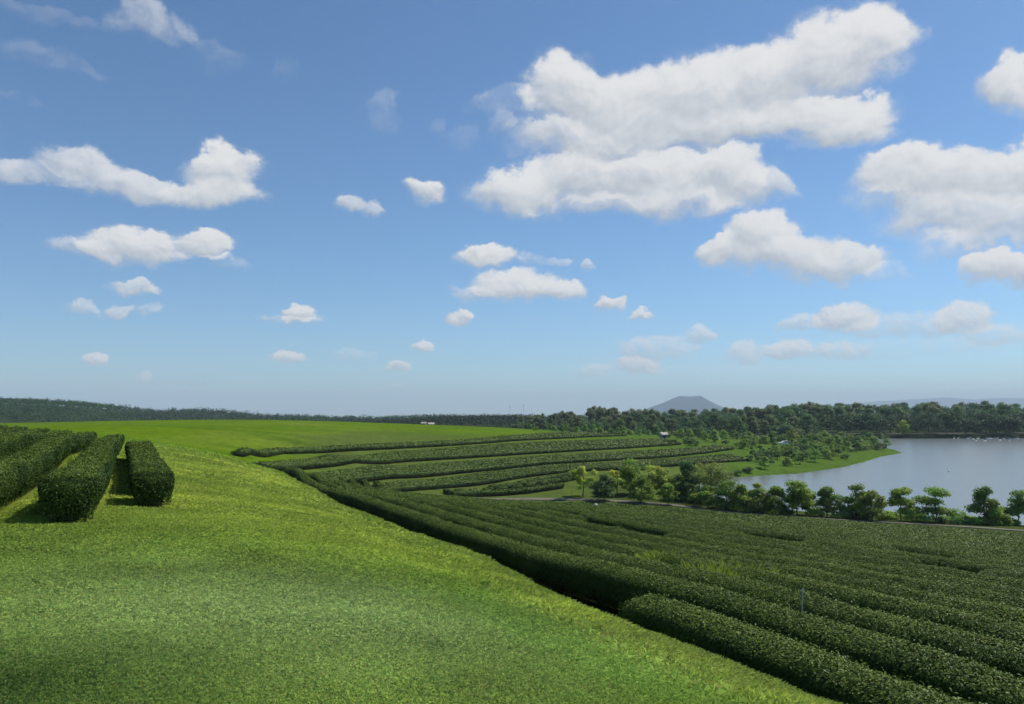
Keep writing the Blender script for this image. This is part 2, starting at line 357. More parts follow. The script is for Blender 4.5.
# ------------------------------------------------------------------ ground zones (what grows where)
path_px = [(478,499.0),(520,499.0),(560,499.5),(600,500.5),(640,503),(680,506),(712,510),(740,513),(790,516.5),(850,520.5),(940,525.5),(1024,531),(1120,537)]
path_xy = cast(*np.array(path_px).T)
fld_px = [(285,477),(330,479),(372,483),(405,488),(440,495),(480,501.5),(520,503),(560,504),(600,505),(640,507.5),(680,511),(712,515.5),(740,519),(790,522),(850,527),(940,533),(1024,539),(1110,545)]
fld_far = cast(*np.array(fld_px).T)
fld_far = cast(np.array(fld_px)[:, 0], np.array(fld_px)[:, 1] + (0.42 + 0.75 * smoothstep(830, 600, np.array(fld_px)[:, 0]) * smoothstep(400, 470, np.array(fld_px)[:, 0])) * F / fld_far[:, 1])   # the rows hide the ground behind them
fld_far[0] = (-0.288 * 76, 76)
field_xy = np.concatenate([fld_far, [(62, 60), (52, 20), (18, 4), (5.2, 3.5)], [(7.2 - 0.41 * y, y) for y in (12, 30, 50, 66)]])
BANDS = [  # upper edge, lower edge of each terrace of tea across the slope, in picture points
 ([(227,451.5),(350,446),(456,441),(540,434.5),(600,432.5),(640,433)], [(240,456.5),(320,452),(390,449),(456,445.5),(512,441.5),(560,439.5),(622,437)]),
 ([(252,463.5),(325,458),(412,451),(456,448),(512,444.5),(600,441),(672,440)], [(262,470.5),(355,464.5),(456,459),(555,453),(622,449),(680,445)]),
 ([(296,473),(330,470.5),(395,465.5),(456,462),(555,456.5),(640,452),(712,447.5),(725,446)], [(325,485.5),(372,480.5),(455,474.5),(550,464.5),(612,461),(656,459),(690,455),(733,449.5)]),
 ([(356,487),(398,482),(456,476.5),(512,470),(545,466.5),(600,465),(680,459.5),(740,452.5)], [(385,494),(427,489),(490,484.5),(525,477.5),(572,472.5),(640,469),(705,464.5),(762,460)]),
]
def densify(p, n):
    p = np.asarray(p, float); s = np.r_[0, np.cumsum(np.linalg.norm(np.diff(p, axis=0), axis=1))]
    t = np.linspace(0, s[-1], n); return np.stack([np.interp(t, s, p[:, i]) for i in range(p.shape[1])], -1)
def smooth_line(p, k=3):
    q = np.concatenate([p[0] + (p[0] - p[1:k + 1])[::-1], p, p[-1] + (p[-1] - p[-k - 1:-1])[::-1]]); ker = np.ones(2 * k + 1) / (2 * k + 1)
    return np.stack([np.convolve(q[:, i], ker, 'valid') for i in range(p.shape[1])], -1)
bands_xy = []
for up, lo in BANDS:
    u_, l_ = densify(up, 60), densify(lo, 60); d_ = cast(*u_.T, start=80)[:, 1]
    bands_xy.append((smooth_line(cast(u_[:, 0], u_[:, 1] + (0.20 + 0.30 * smoothstep(560, 430, u_[:, 0])) * F / d_, start=80)), smooth_line(cast(*l_.T, start=80))))

def lerp3(a, b, t): return np.asarray(a) * (1 - t[:, None]) + np.asarray(b) * t[:, None]
def turf_colour(x, y):
    """base colour of the turf by place: mown lawn with a painted shady corner, drier ridge and bank, meadow, terrace grass"""
    n = len(x); c = c_of(x, y) - c_lip(y); r = np.hypot(x, y)
    f1 = fbm(x * 0.22, y * 0.22, 4); f2 = fbm(x * 0.9 + 40, y * 0.9, 4); f3 = fbm(x * 0.05 + 9, y * 0.02 + 3, 3)
    base = np.tile(np.array([0.108, 0.152, 0.024]), (n, 1))
    pale = np.exp(-((x + 1.9) / 3.6) ** 2 - ((y - 7.6) / 2.8) ** 2)                    # worn greyer patch of the mown lawn
    base = lerp3(base, (0.150, 0.190, 0.066), np.clip(pale * 0.95, 0, 1))
    lush = np.exp(-((c + 1.9) / 0.9) ** 2) * smoothstep(16, 9, y)
    base = lerp3(base, (0.078, 0.140, 0.018), np.clip(lush * 0.45, 0, 1))
    corner_shade = smoothstep(6.6, 4.6, y) * smoothstep(-1.2, -3.2, x)  # near left corner: darker grass, with a soft shade painted into the turf
    base = lerp3(base, (0.048, 0.082, 0.018), np.clip(corner_shade * 1.0, 0, 1))
    dry = np.maximum(np.exp(-((c + 0.35) / 0.75) ** 2), smoothstep(10, 18, y) * smoothstep(-15, -6, c) * 0.9)
    dry = np.clip(dry * np.clip((f1 - 0.5) * 1.5 + 0.75 + (f2 - 0.5) * 0.9, 0, 1.1), 0, 1) * smoothstep(75, 50, r)
    base = lerp3(base, (0.168, 0.198, 0.030), dry)
    mead = smoothstep(58, 80, r)
    base = lerp3(base, (0.100, 0.165, 0.008), mead)
    base = lerp3(base, (0.150, 0.190, 0.030), mead * np.clip((f3 - 0.5) * 3, 0, 1) * 0.7)
    f4 = fbm(x * 0.035 + 3, y * 0.22, 4); base = lerp3(base, (0.070, 0.135, 0.010), mead * np.clip((f4 - 0.47) * 5, 0, 1) * 0.75)
    ter = smoothstep(0.0, 1.0, (x + 42) / 8) * smoothstep(70, 84, y) * smoothstep(420, 200, r) * smoothstep(-0.3, -0.2, x / (r + 1))
    base = lerp3(base, (0.086, 0.122, 0.026), ter * smoothstep(250, 175, r))
    shore = smoothstep(70, 95, x + y * 0.25) * smoothstep(140, 160, y) * smoothstep(420, 330, r)
    base = lerp3(base, (0.075, 0.130, 0.020), shore)
    edge = smoothstep(75, 82, y) * smoothstep(125, 112, y) * smoothstep(8, 16, x)
    base = lerp3(base, (0.060, 0.082, 0.022), edge)
    far = smoothstep(330, 420, r)
    base = lerp3(base, (0.030, 0.048, 0.020), far)
    base *= (0.60 + 0.55 * f2 + 0.25 * f1)[:, None]
    return base
# ------------------------------------------------------------------ the ground, one sheet to the horizon
az_f = np.arange(-41, 41.01, 0.125); az_b = np.r_[np.arange(41 + 2, 319, 4.0)]
azs = np.r_[az_f, az_b]; nA = len(azs)
rad = [0.6]
while rad[-1] < 520: rad.append(rad[-1] * 1.0115 + 0.0)
while rad[-1] < 15000: rad.append(rad[-1] * 1.07)
rad = np.array(rad); nR = len(rad)
AA, RR = np.meshgrid(np.radians(azs), rad)
gx, gy = (RR * np.sin(AA)).ravel(), (RR * np.cos(AA)).ravel()
gz = ground_z(gx, gy)
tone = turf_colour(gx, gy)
fp = in_poly(gx, gy, field_xy)
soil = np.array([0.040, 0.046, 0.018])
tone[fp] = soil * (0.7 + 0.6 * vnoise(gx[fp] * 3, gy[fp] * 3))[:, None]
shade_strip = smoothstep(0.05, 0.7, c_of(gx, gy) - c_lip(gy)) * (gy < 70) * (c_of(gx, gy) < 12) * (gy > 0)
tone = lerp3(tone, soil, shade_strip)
idx = np.arange(nR * nA).reshape(nR, nA); nx = np.roll(idx, -1, 1)
gf = np.stack([idx[:-1], idx[1:], nx[1:], nx[:-1]], -1).reshape(-1, 4)
ci = len(gx); gxyz = np.stack([gx, gy, gz], -1)
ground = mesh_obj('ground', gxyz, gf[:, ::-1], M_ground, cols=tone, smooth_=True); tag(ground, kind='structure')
print('ground', len(gxyz))

# water of the lake
def water_material():
    m = bpy.data.materials.new('lake_water'); m.use_nodes = True; nt = m.node_tree; p = nt.nodes['Principled BSDF']
    p.inputs['Base Color'].default_value = (0.15, 0.17, 0.165, 1); p.inputs['Roughness'].default_value = 0.22; p.inputs['IOR'].default_value = 1.33
    t = node(nt, 'ShaderNodeTexCoord'); mp = node(nt, 'ShaderNodeMapping'); mp.inputs['Scale'].default_value = (0.6, 0.9, 1)
    n = node(nt, 'ShaderNodeTexNoise'); n.inputs['Scale'].default_value = 1.1; n.inputs['Detail'].default_value = 5
    b = node(nt, 'ShaderNodeBump'); b.inputs['Strength'].default_value = 0.3; b.inputs['Distance'].default_value = 0.06
    nt.links.new(t.outputs['Object'], mp.inputs[0]); nt.links.new(mp.outputs[0], n.inputs[0]); nt.links.new(n.outputs[0], b.inputs['Height']); nt.links.new(b.outputs[0], p.inputs['Normal'])
    return m
wv = np.array([(30, 70, LAKE), (430, 70, LAKE), (430, 420, LAKE), (30, 420, LAKE)])
water = mesh_obj('lake_water', wv, np.array([[0, 1, 2, 3]]), water_material()); tag(water, kind='structure')

# paths: strips laid on the ground
def strip(name, line, width, lift, mat):
    p = smooth_line(densify(line, 160), 4); d = np.gradient(p, axis=0); d /= np.linalg.norm(d, axis=1, keepdims=True)
    nrm = np.stack([-d[:, 1], d[:, 0]], -1); rows = []
    zc = ground_z(p[:, 0], p[:, 1])
    for k in (-0.5, -0.25, 0, 0.25, 0.5):
        q = p + nrm * width * k; rows.append(np.c_[q, np.maximum(ground_z(q[:, 0], q[:, 1]), zc - 0.05) + lift])
    lo = [np.c_[r[:, :2], r[:, 2] - 0.5] for r in (rows[0], rows[-1])]
    rows = [lo[0]] + rows + [lo[1]]
    v = np.stack(rows, 1); n, m = v.shape[:2]; i = np.arange(n * m).reshape(n, m)
    f = np.stack([i[:-1, :-1], i[:-1, 1:], i[1:, 1:], i[1:, :-1]], -1).reshape(-1, 4)
    return tag(mesh_obj(name, v.reshape(-1, 3), f, mat), kind='structure')
strip('lakeside_path', path_xy, 1.7, 0.07, M_path)
strip('shore_road', cast(*np.array([(690,434.2),(740,434.2),(800,434.6),(850,434.6),(900,434.4),(960,434.0),(1040,433.6)]).T, start=250), 6.0, 0.5, M_path)

# ------------------------------------------------------------------ tea hedges
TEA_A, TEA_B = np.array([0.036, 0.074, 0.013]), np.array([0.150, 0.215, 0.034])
DENS = 1.0
def stem_tube(pts, rad_):
    pts = np.array(pts, float); t = np.arange(4) * np.pi / 2; V = [np.c_[p_[0] + r_ * np.cos(t), p_[1] + r_ * np.sin(t), np.full(4, p_[2])] for p_, r_ in zip(pts, rad_)]
    i = np.arange(len(pts) * 4).reshape(-1, 4); j = np.roll(i, -1, 1); return np.concatenate(V), np.stack([i[:-1], j[:-1], j[1:], i[1:]], -1).reshape(-1, 4)
def hedge_geometry(line, width, height, seed, gaps=(), end_faces=True, leafmin=0.042, px=2.0, dome=1.0, stems=False):
    """line: (n,2) points along the row. Leaves over a woody core; the flanks drawn in below, the top clipped flat and slightly domed."""
    rg = np.random.default_rng(seed); line = np.asarray(line, float)
    L = np.r_[0, np.cumsum(np.linalg.norm(np.diff(line, axis=0), axis=1))]; total = L[-1]
    def at(s):
        x, y = np.interp(s, L, line[:, 0]), np.interp(s, L, line[:, 1])
        x2, y2 = np.interp(s + 0.4, L, line[:, 0]), np.interp(s + 0.4, L, line[:, 1]); x1, y1 = np.interp(s - 0.4, L, line[:, 0]), np.interp(s - 0.4, L, line[:, 1])
        t = np.stack([x2 - x1, y2 - y1], -1); t /= np.linalg.norm(t, axis=1, keepdims=True) + 1e-9
        return np.stack([x, y], -1), t
    gz_s = np.linspace(0, total, max(12, int(total / 0.7))); pc, _ = at(gz_s); gzv = ground_z(pc[:, 0], pc[:, 1])
    def zat(s): return np.interp(s, gz_s, gzv)
    def shape(s, a):
        """a in -1..1 round the section, foot of one flank over the top to the other; returns across, up, normal"""
        nz = fbm(s * 0.55 + seed * 7.7, a * 1.2 + seed * 3.1, 3) - 0.5
        lump = fbm(s * 1.7 + seed * 5.1, a * 2.5 + 4.4 + seed, 2) - 0.5
        h = height * (1 + 0.09 * nz + 0.06 * lump); w = width * (1 + 0.14 * nz + 0.10 * lump)
        for g0, gl in gaps: h = h * (1 - 0.75 * np.exp(-((s - g0) / gl) ** 4)); w = w * (1 - 0.5 * np.exp(-((s - g0) / gl) ** 4))
        e = np.minimum(s, total - s); ef = 0.03 + 0.12 * dome; h = h * (1 - ef + ef * smoothstep(0, 0.3, e)); w = w * (1 - ef + ef * smoothstep(0, 0.25, e))
        A = np.abs(a); sg = np.sign(a)
        top = A < 0.5; k = np.where(top, A / 0.5, (A - 0.5) / 0.5)
        ac = np.where(top, k * 0.5 - 0.06 * k ** 6, 0.44 + 0.06 * np.sin(np.minimum(k * 4, 1) * 1.57) - 0.16 * k ** 2)
        ed = 0.05 + 0.27 * dome
        up = np.where(top, 1 - ed * k ** 2.4, (1 - ed) * (1 - k) + 0.10 * k)
        nx_, nz_ = np.where(top, (0.1 + 0.7 * dome) * k ** 1.4 + 0.3 * k ** 6, 1.0), np.where(top, 1.0, 0.35 - 0.7 * k)
        return sg * ac * w, up * h, sg * nx_, nz_
    # woody core
    ns = max(6, min(int(total / 0.5), 220)); ss = np.linspace(0, total, ns); aa = np.array([-1, -0.72, -0.5, -0.25, 0, 0.25, 0.5, 0.72, 1]) * 0.999
    SS, A2 = np.meshgrid(ss, aa, indexing='ij'); s, a = SS.ravel(), A2.ravel(); p, t = at(s); ac, up, _, _ = shape(s, a)
    inset = 0.86; nn = np.stack([t[:, 1], -t[:, 0]], -1)
    low_ = 0.12 if stems else -0.1
    cv = np.c_[p + nn * (ac * inset * np.where(np.abs(a) > 0.9, 0.72 if stems else 1.0, 1.0))[:, None], zat(s) + np.where(np.abs(a) > 0.9, low_, up * 0.9)]
    m = len(aa); i = np.arange(ns * m).reshape(ns, m)
    cf = np.stack([i[:-1, :-1], i[1:, :-1], i[1:, 1:], i[:-1, 1:]], -1).reshape(-1, 4)
    caps = [[i[0, k], i[0, k + 1], i[0, m - 2 - k], i[0, m - 1 - k]] for k in range(4) if k + 1 < m - 2 - k or True][:4] + [[i[-1, k + 1], i[-1, k], i[-1, m - 1 - k], i[-1, m - 2 - k]] for k in range(4)]
    caps = [c for c in caps if len(set(c)) == 4]
    cf = np.concatenate([cf, np.array(caps)])
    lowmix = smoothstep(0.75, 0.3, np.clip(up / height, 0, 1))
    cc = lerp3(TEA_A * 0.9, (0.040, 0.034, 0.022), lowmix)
    # leaves
    dist = np.hypot(p[:, 0], p[:, 1]); cam_c = (p[:, 0], p[:, 1])
    seg_s = np.linspace(0, total, max(3, int(total / 1.0)) + 1); LV = []
    sm = 0.5 * (seg_s[1:] + seg_s[:-1]); pm, _ = at(sm); dm = np.hypot(pm[:, 0], pm[:, 1])
    vis = np.abs(pm[:, 0]) < pm[:, 1] * 0.72 + 3
    Ls = np.maximum(leafmin, px * dm / F); per = width + 2 * height * 0.85
    cnt = (DENS * np.clip(5.2 - dm * 0.03, 3.0, 5.0) / Ls ** 2 * per * (seg_s[1] - seg_s[0]) * np.where(vis, 1, 0.12)).astype(int)
    si = np.repeat(np.arange(len(sm)), cnt); n = len(si)
    s = seg_s[si] + rg.random(n) * (seg_s[1] - seg_s[0]); frac = height * 0.85 * 2 / per
    a = np.where(rg.random(n) < frac, 0.5 + 0.5 * rg.random(n) ** 1.4, 0.5 * rg.random(n)) * np.where(rg.random(n) < 0.5, 1, -1)
    keep = rg.random(n) < np.where(np.abs(a) > 0.8, 0.55, 1.0)
    s, a, si = s[keep], a[keep], si[keep]; n = len(s); p, t = at(s); ac, up, n1, n2 = shape(s, a); Lf = Ls[si] * rg.uniform(0.7, 1.3, n)
    nn = np.stack([t[:, 1], -t[:, 0]], -1); push = 1 + rg.normal(0, 0.035, n)
    cen = np.c_[p + nn * (ac * push)[:, None], zat(s) + up + rg.normal(0, 0.022, n) + Lf * 0.15]
    nrm = np.c_[nn * n1[:, None], n2] + rg.normal(0, 0.34, (n, 3))
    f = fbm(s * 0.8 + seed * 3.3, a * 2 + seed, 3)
    young_lit_top = smoothstep(0.55, 0.35, np.abs(a))  # young flush on top; flanks coloured darker so the grooves read as shaded
    tcol = lerp3(TEA_A, TEA_B, np.clip(rg.random(n) * (0.12 + 0.88 * young_lit_top) + (f - 0.45) * 0.9 + 0.12 * young_lit_top, 0, 1)) * rg.uniform(0.75, 1.25, (n, 1))
    shoot = rg.random(n) < 0.03 * (np.abs(a) < 0.5); cen[shoot, 2] += rg.uniform(0.02, 0.11, shoot.sum())
    extra = []
    if end_faces:                                                     # leaves over the two cut ends
        for se, sgn in ((0.0, -1), (total, 1)):
            pe, te = at(np.array([se])); de = float(np.hypot(*pe[0])); Le = max(leafmin, px * de / F); ne = int(DENS * 5 / Le ** 2 * width * height)
            q = rg.uniform(-0.46, 0.46, ne); u = rg.random(ne) ** 0.8 * 0.92 + 0.06
            q = q * (0.84 + 0.16 * np.minimum(u * 1.6, 1)); ne_n = np.array([te[0, 1], -te[0, 0]])
            b = 0.10 * np.cos(q * 3.0) * np.sin(u * 2.6) + rg.normal(0, 0.035, ne)
            xy = pe + ne_n * (q * width)[:, None] + te * (sgn * b)[:, None]
            extra.append((np.c_[xy, zat(np.array([se])) + u * height * 0.9], np.c_[np.tile(te * sgn, (ne, 1)), np.full(ne, 0.2)] + rg.normal(0, 0.6, (ne, 3)), np.full(ne, Le) * rg.uniform(.7, 1.3, ne), lerp3(TEA_A, TEA_B, rg.random(ne) * 0.5) * rg.uniform(.7, 1.2, (ne, 1))))
    for e in extra: cen = np.concatenate([cen, e[0]]); nrm = np.concatenate([nrm, e[1]]); Lf = np.concatenate([Lf, e[2]]); tcol = np.concatenate([tcol, e[3]])
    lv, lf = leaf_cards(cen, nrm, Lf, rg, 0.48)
    if stems:                                                         # bare woody stems under the skirt of leaves
        st = rg.uniform(0.05, total - 0.05, int(total * 7)); st = np.r_[st, rg.uniform(0, 0.15, 8)]; ps, ts = at(st); vis_ = np.hypot(*ps.T) < 30; st, ps, ts = st[vis_], ps[vis_], ts[vis_]; zs = zat(st)
        for i_ in range(len(st)):
            o1, o2 = rg.uniform(-0.26, 0.26) * width, rg.normal(0, 0.12); n_ = np.array([ts[i_, 1], -ts[i_, 0]]); b0 = ps[i_] + n_ * o1; b1 = ps[i_] + n_ * (o1 * 1.05 + o2 * 0.4)
            tv, tf = stem_tube([(*b0, zs[i_] - 0.05), (*(b0 * .5 + b1 * .5 + rg.normal(0, .02, 2)), zs[i_] + height * .22), (*b1, zs[i_] + height * .5)], (0.022, 0.016, 0.010))
            cf = np.concatenate([cf, tf + len(cv)]); cv = np.concatenate([cv, tv]); cc = np.concatenate([cc, np.tile([0.085, 0.070, 0.050], (len(tv), 1))])
    return (lv, lf, rep4(tcol)), (cv, cf, cc)
N_LEAF = 0
def tea_hedge(line, width, height, seed, label, group, **kw):
    global N_LEAF
    leaves, core = hedge_geometry(line, width, height, seed, **kw)
    N_LEAF += len(leaves[1]); b = np.array([*line[0], float(ground_z(*[np.array([q]) for q in line[0]])[0])])
    root = empty('tea_hedge', b); tag(root, label, 'tea hedge', group)
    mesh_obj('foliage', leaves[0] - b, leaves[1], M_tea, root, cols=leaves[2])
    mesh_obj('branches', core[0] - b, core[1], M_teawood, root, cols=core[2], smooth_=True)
    return root
# rows of the lower field, parallel to the grassy bank
PITCH = 1.74
ORD = ['', 'second', 'third', 'fourth', 'fifth', 'sixth', 'seventh', 'eighth', 'ninth', 'tenth']
k = 0; c = 7.55
GF = 'clipped tea rows of the lower field'
while c < 110:
    ys = np.arange(4.0, 112.0, 0.4); xs = c - 0.41 * ys + 0.16 * np.sin(ys * 0.11 + k * 0.9) * smoothstep(20, 50, ys)
    ok = in_poly(xs, ys, field_xy) & (xs < ys * 0.74 + 1.5)
    if k == 0: ok &= ys < 13.4
    if ok.sum() > 6:
        line = np.stack([xs[ok], ys[ok]], -1); brk = np.where(np.diff(ys[ok]) > 0.6)[0]
        if len(brk): line = line[:brk[0] + 1] if brk[0] > len(line) / 2 else line[brk[-1] + 1:]
        if len(line) > 6:
            rg_ = np.random.default_rng(900 + k); tl = len(line) * 0.43
            gaps = [(rg_.uniform(0, tl), rg_.uniform(0.5, 1.6)) for _ in range(rg_.poisson(tl / 22.0))] if k > 5 else []
            if k == 0: lab = 'short near tea hedge at the foot of the grass bank, lowest right of the photo'
            elif k == 1: lab = 'long tea hedge with a dark shaded flank running all along the grass bank'
            elif k < 10: lab = '%s long clipped tea row counted in from the grass bank' % ORD[k]
            else: lab = 'one of the close packed tea rows filling the lower field towards the path'
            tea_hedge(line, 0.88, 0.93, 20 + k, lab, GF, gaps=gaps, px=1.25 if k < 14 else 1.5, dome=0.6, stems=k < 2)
    c += PITCH; k += 1
print('field leaves', N_LEAF, k)
# rows on the lawn at the left
LEFT = [(0.41, 17.0, 32.0, 'right-most free standing tea hedge on the lawn, its squared end towards us'),
        (-1.06, 13.0, 46.0, 'lawn tea hedge with a broad dark leafy front end, left of the right-most one'),
        (-2.72, 11.8, 48.0, 'tea hedge on the lawn cut off by the left edge, beside the broad fronted one'),
        (-4.4, 14.0, 50.0, 'tea row behind the hedge cut off by the left photo edge'),
        (-6.0, 17.0, 52.0, 'tea row high on the left ridge, second behind the hedge cut off by the edge'),
        (-7.7, 21.0, 54.0, 'tea row along the top of the left ridge against the wooded hill'),
        (-9.4, 25.0, 56.0, 'hindmost tea row on the left ridge, just under the wooded hill')]
GL = 'tea hedges on the lawn ridge'
for j, (cc_, y0, y1, lab) in enumerate(LEFT):
    ys = np.arange(y0, y1, 0.4); xs = cc_ - 0.475 * ys + (0.0 if j else -0.25 * smoothstep(20, 32, ys))
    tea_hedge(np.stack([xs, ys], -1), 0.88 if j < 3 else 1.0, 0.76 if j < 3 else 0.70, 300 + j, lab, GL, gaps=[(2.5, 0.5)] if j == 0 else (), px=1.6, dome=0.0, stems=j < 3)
# terraces across the middle slope: each band is planted with rows that follow its edges
GB = 'tea rows of the terraces on the middle slope'
NAMES = ['top', 'second', 'third', 'lowest']
for j, (up, lo) in enumerate(bands_xy):
    wid = np.linalg.norm(up - lo, axis=1); nrow = int(np.clip(np.median(wid) / 1.7, 4, 14))
    for q in range(nrow):
        t = (q + 0.4) / nrow; line = lo * (1 - t) + up * t
        trim = 0 if q == 0 else np.random.default_rng(j * 50 + q).integers(0, 3); line = line[trim:len(line) - trim]
        w = float(np.median(wid)) / nrow * 0.93
        if q == 0: lab = 'front tea row with a dark flank along the lower edge of the %s terrace' % NAMES[j]
        else: lab = 'tea row inside the %s terrace on the middle slope, behind its front' % NAMES[j]
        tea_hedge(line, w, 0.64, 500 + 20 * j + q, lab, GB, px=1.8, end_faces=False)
# short young rows between the lowest terrace and the path
for q, ln in enumerate([[(446,494.5),(480,494),(512,490.5),(545,486),(576,479.5)], [(452,497),(500,495.5),(530,493),(562,488)], [(520,486),(548,481),(578,475.5)], [(490,490.5),(520,487.5),(560,483)]]):
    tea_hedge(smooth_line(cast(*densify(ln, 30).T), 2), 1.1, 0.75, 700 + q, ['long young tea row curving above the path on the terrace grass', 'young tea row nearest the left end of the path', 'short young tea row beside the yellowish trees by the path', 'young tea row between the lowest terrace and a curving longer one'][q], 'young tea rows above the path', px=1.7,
              gaps=[(g, 0.5) for g in np.arange(1.5, 60, 2.6)] if q == 0 else ())
print('all tea leaves', N_LEAF)
# ------------------------------------------------------------------ grass of the lawn and its bank
def grass_patch(name, x, y, Lb, wb, lean, seed, tint=1.0):
    rg = np.random.default_rng(seed); n = len(x); z = ground_z_fast(x, y)
    a = rg.uniform(0, 2 * np.pi, n); dx, dy = np.cos(a), np.sin(a); le = lean * rg.uniform(0.2, 1.3, n)
    b = rg.uniform(0, 2 * np.pi, n); wx, wy = np.cos(b) * wb * 0.5, np.sin(b) * wb * 0.5
    v = np.empty((n, 4, 3)); h = Lb * rg.uniform(0.6, 1.25, n)
    v[:, 0] = np.c_[x - wx, y - wy, z - 0.01]; v[:, 1] = np.c_[x + wx, y + wy, z - 0.01]
    mx_, my_ = x + dx * h * le * 0.35, y + dy * h * le * 0.35
    v[:, 2] = np.c_[mx_ + wx * 0.8, my_ + wy * 0.8, z + h * 0.55]
    v[:, 3] = np.c_[x + dx * h * le, y + dy * h * le, z + h * np.maximum(0.25, 1 - 0.42 * le)]
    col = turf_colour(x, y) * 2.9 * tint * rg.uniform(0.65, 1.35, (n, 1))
    straw = rg.random(n) < 0.07 + 0.16 * np.exp(-((c_of(x, y) - c_lip(y) + 0.2) / 0.8) ** 2)
    col[straw] = col[straw] * 0.4 + np.array([0.36, 0.34, 0.12]) * 0.6
    o = mesh_obj(name, v.reshape(-1, 3), np.arange(n * 4, dtype=np.int32).reshape(n, 4), M_grass, cols=rep4(col))
    return tag(o, kind='stuff')
# bilinear lookup in the ground mesh itself, so that nothing floats
_lr = np.log(rad)
def ground_z_fast(x, y):
    r = np.hypot(x, y); a = np.degrees(np.arctan2(x, y)); lr = np.log(np.maximum(r, rad[0]))
    i = np.clip(np.searchsorted(_lr, lr) - 1, 0, nR - 2); t = (lr - _lr[i]) / (_lr[i + 1] - _lr[i])
    q = np.clip((a + 41) / 0.125, 0, len(az_f) - 1.001); j = q.astype(int); w = q - j
    Z = gz.reshape(nR, nA)
    return (Z[i, j] * (1 - w) + Z[i, j + 1] * w) * (1 - t) + (Z[i + 1, j] * (1 - w) + Z[i + 1, j + 1] * w) * t
def scatter(y0, y1, dens, half=0.70, pad=0.8):
    n = int(dens * ((half * (y1 ** 2 - y0 ** 2)) + 2 * pad * (y1 - y0)))
    y = np.sqrt(rng.uniform(y0 ** 2, y1 ** 2, n)); x = rng.uniform(-1, 1, n) * (half * y + pad)
    ok = np.hypot(x, y) * 0 + (np.abs(np.degrees(np.arctan2(x, y))) < 40.5)
    c = c_of(x, y) - c_lip(y); ok = (ok > 0) & (c < 0.35)
    return x[ok], y[ok]
def not_in_left_hedge(x, y):
    ok = np.ones(len(x), bool)
    for cc_, y0, y1, _ in LEFT: ok &= ~((np.abs(x + 0.475 * y - cc_) < 0.40) & (y > y0 + 0.1) & (y < y1))
    return ok
for (y0, y1, dens, L_, w_) in [(3.9, 6.5, 6500, 0.026, 0.005), (6.5, 10, 3600, 0.030, 0.007), (10, 16, 1500, 0.036, 0.011), (16, 28, 480, 0.046, 0.020), (28, 48, 110, 0.08, 0.045), (48, 80, 26, 0.11, 0.09)]:
    x, y = scatter(y0, y1, dens); k_ = not_in_left_hedge(x, y); x, y = x[k_], y[k_]
    tuft = fbm(x * 1.6, y * 1.6, 3)
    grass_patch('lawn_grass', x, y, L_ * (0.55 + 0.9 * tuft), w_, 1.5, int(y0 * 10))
# long dry grass along the lip of the bank
for (y0, y1, n, L_, w_) in [(5.5, 10, 32000, 0.10, 0.004), (10, 18, 30000, 0.12, 0.007), (18, 32, 20000, 0.17, 0.020), (32, 64, 12000, 0.20, 0.04)]:
    y = rng.uniform(y0, y1, n); c = rng.normal(-0.15, 0.42, n); x = c + c_lip(y) - 0.41 * y
    ok = (c < 0.5) & (x < y * 0.72 + 1); x, y = x[ok], y[ok]
    grass_patch('bank_grass', x, y, L_ * (0.35 + 1.0 * fbm(x * 1.1, y * 1.1, 3)), w_, 0.9, int(y0 * 7) + 3)
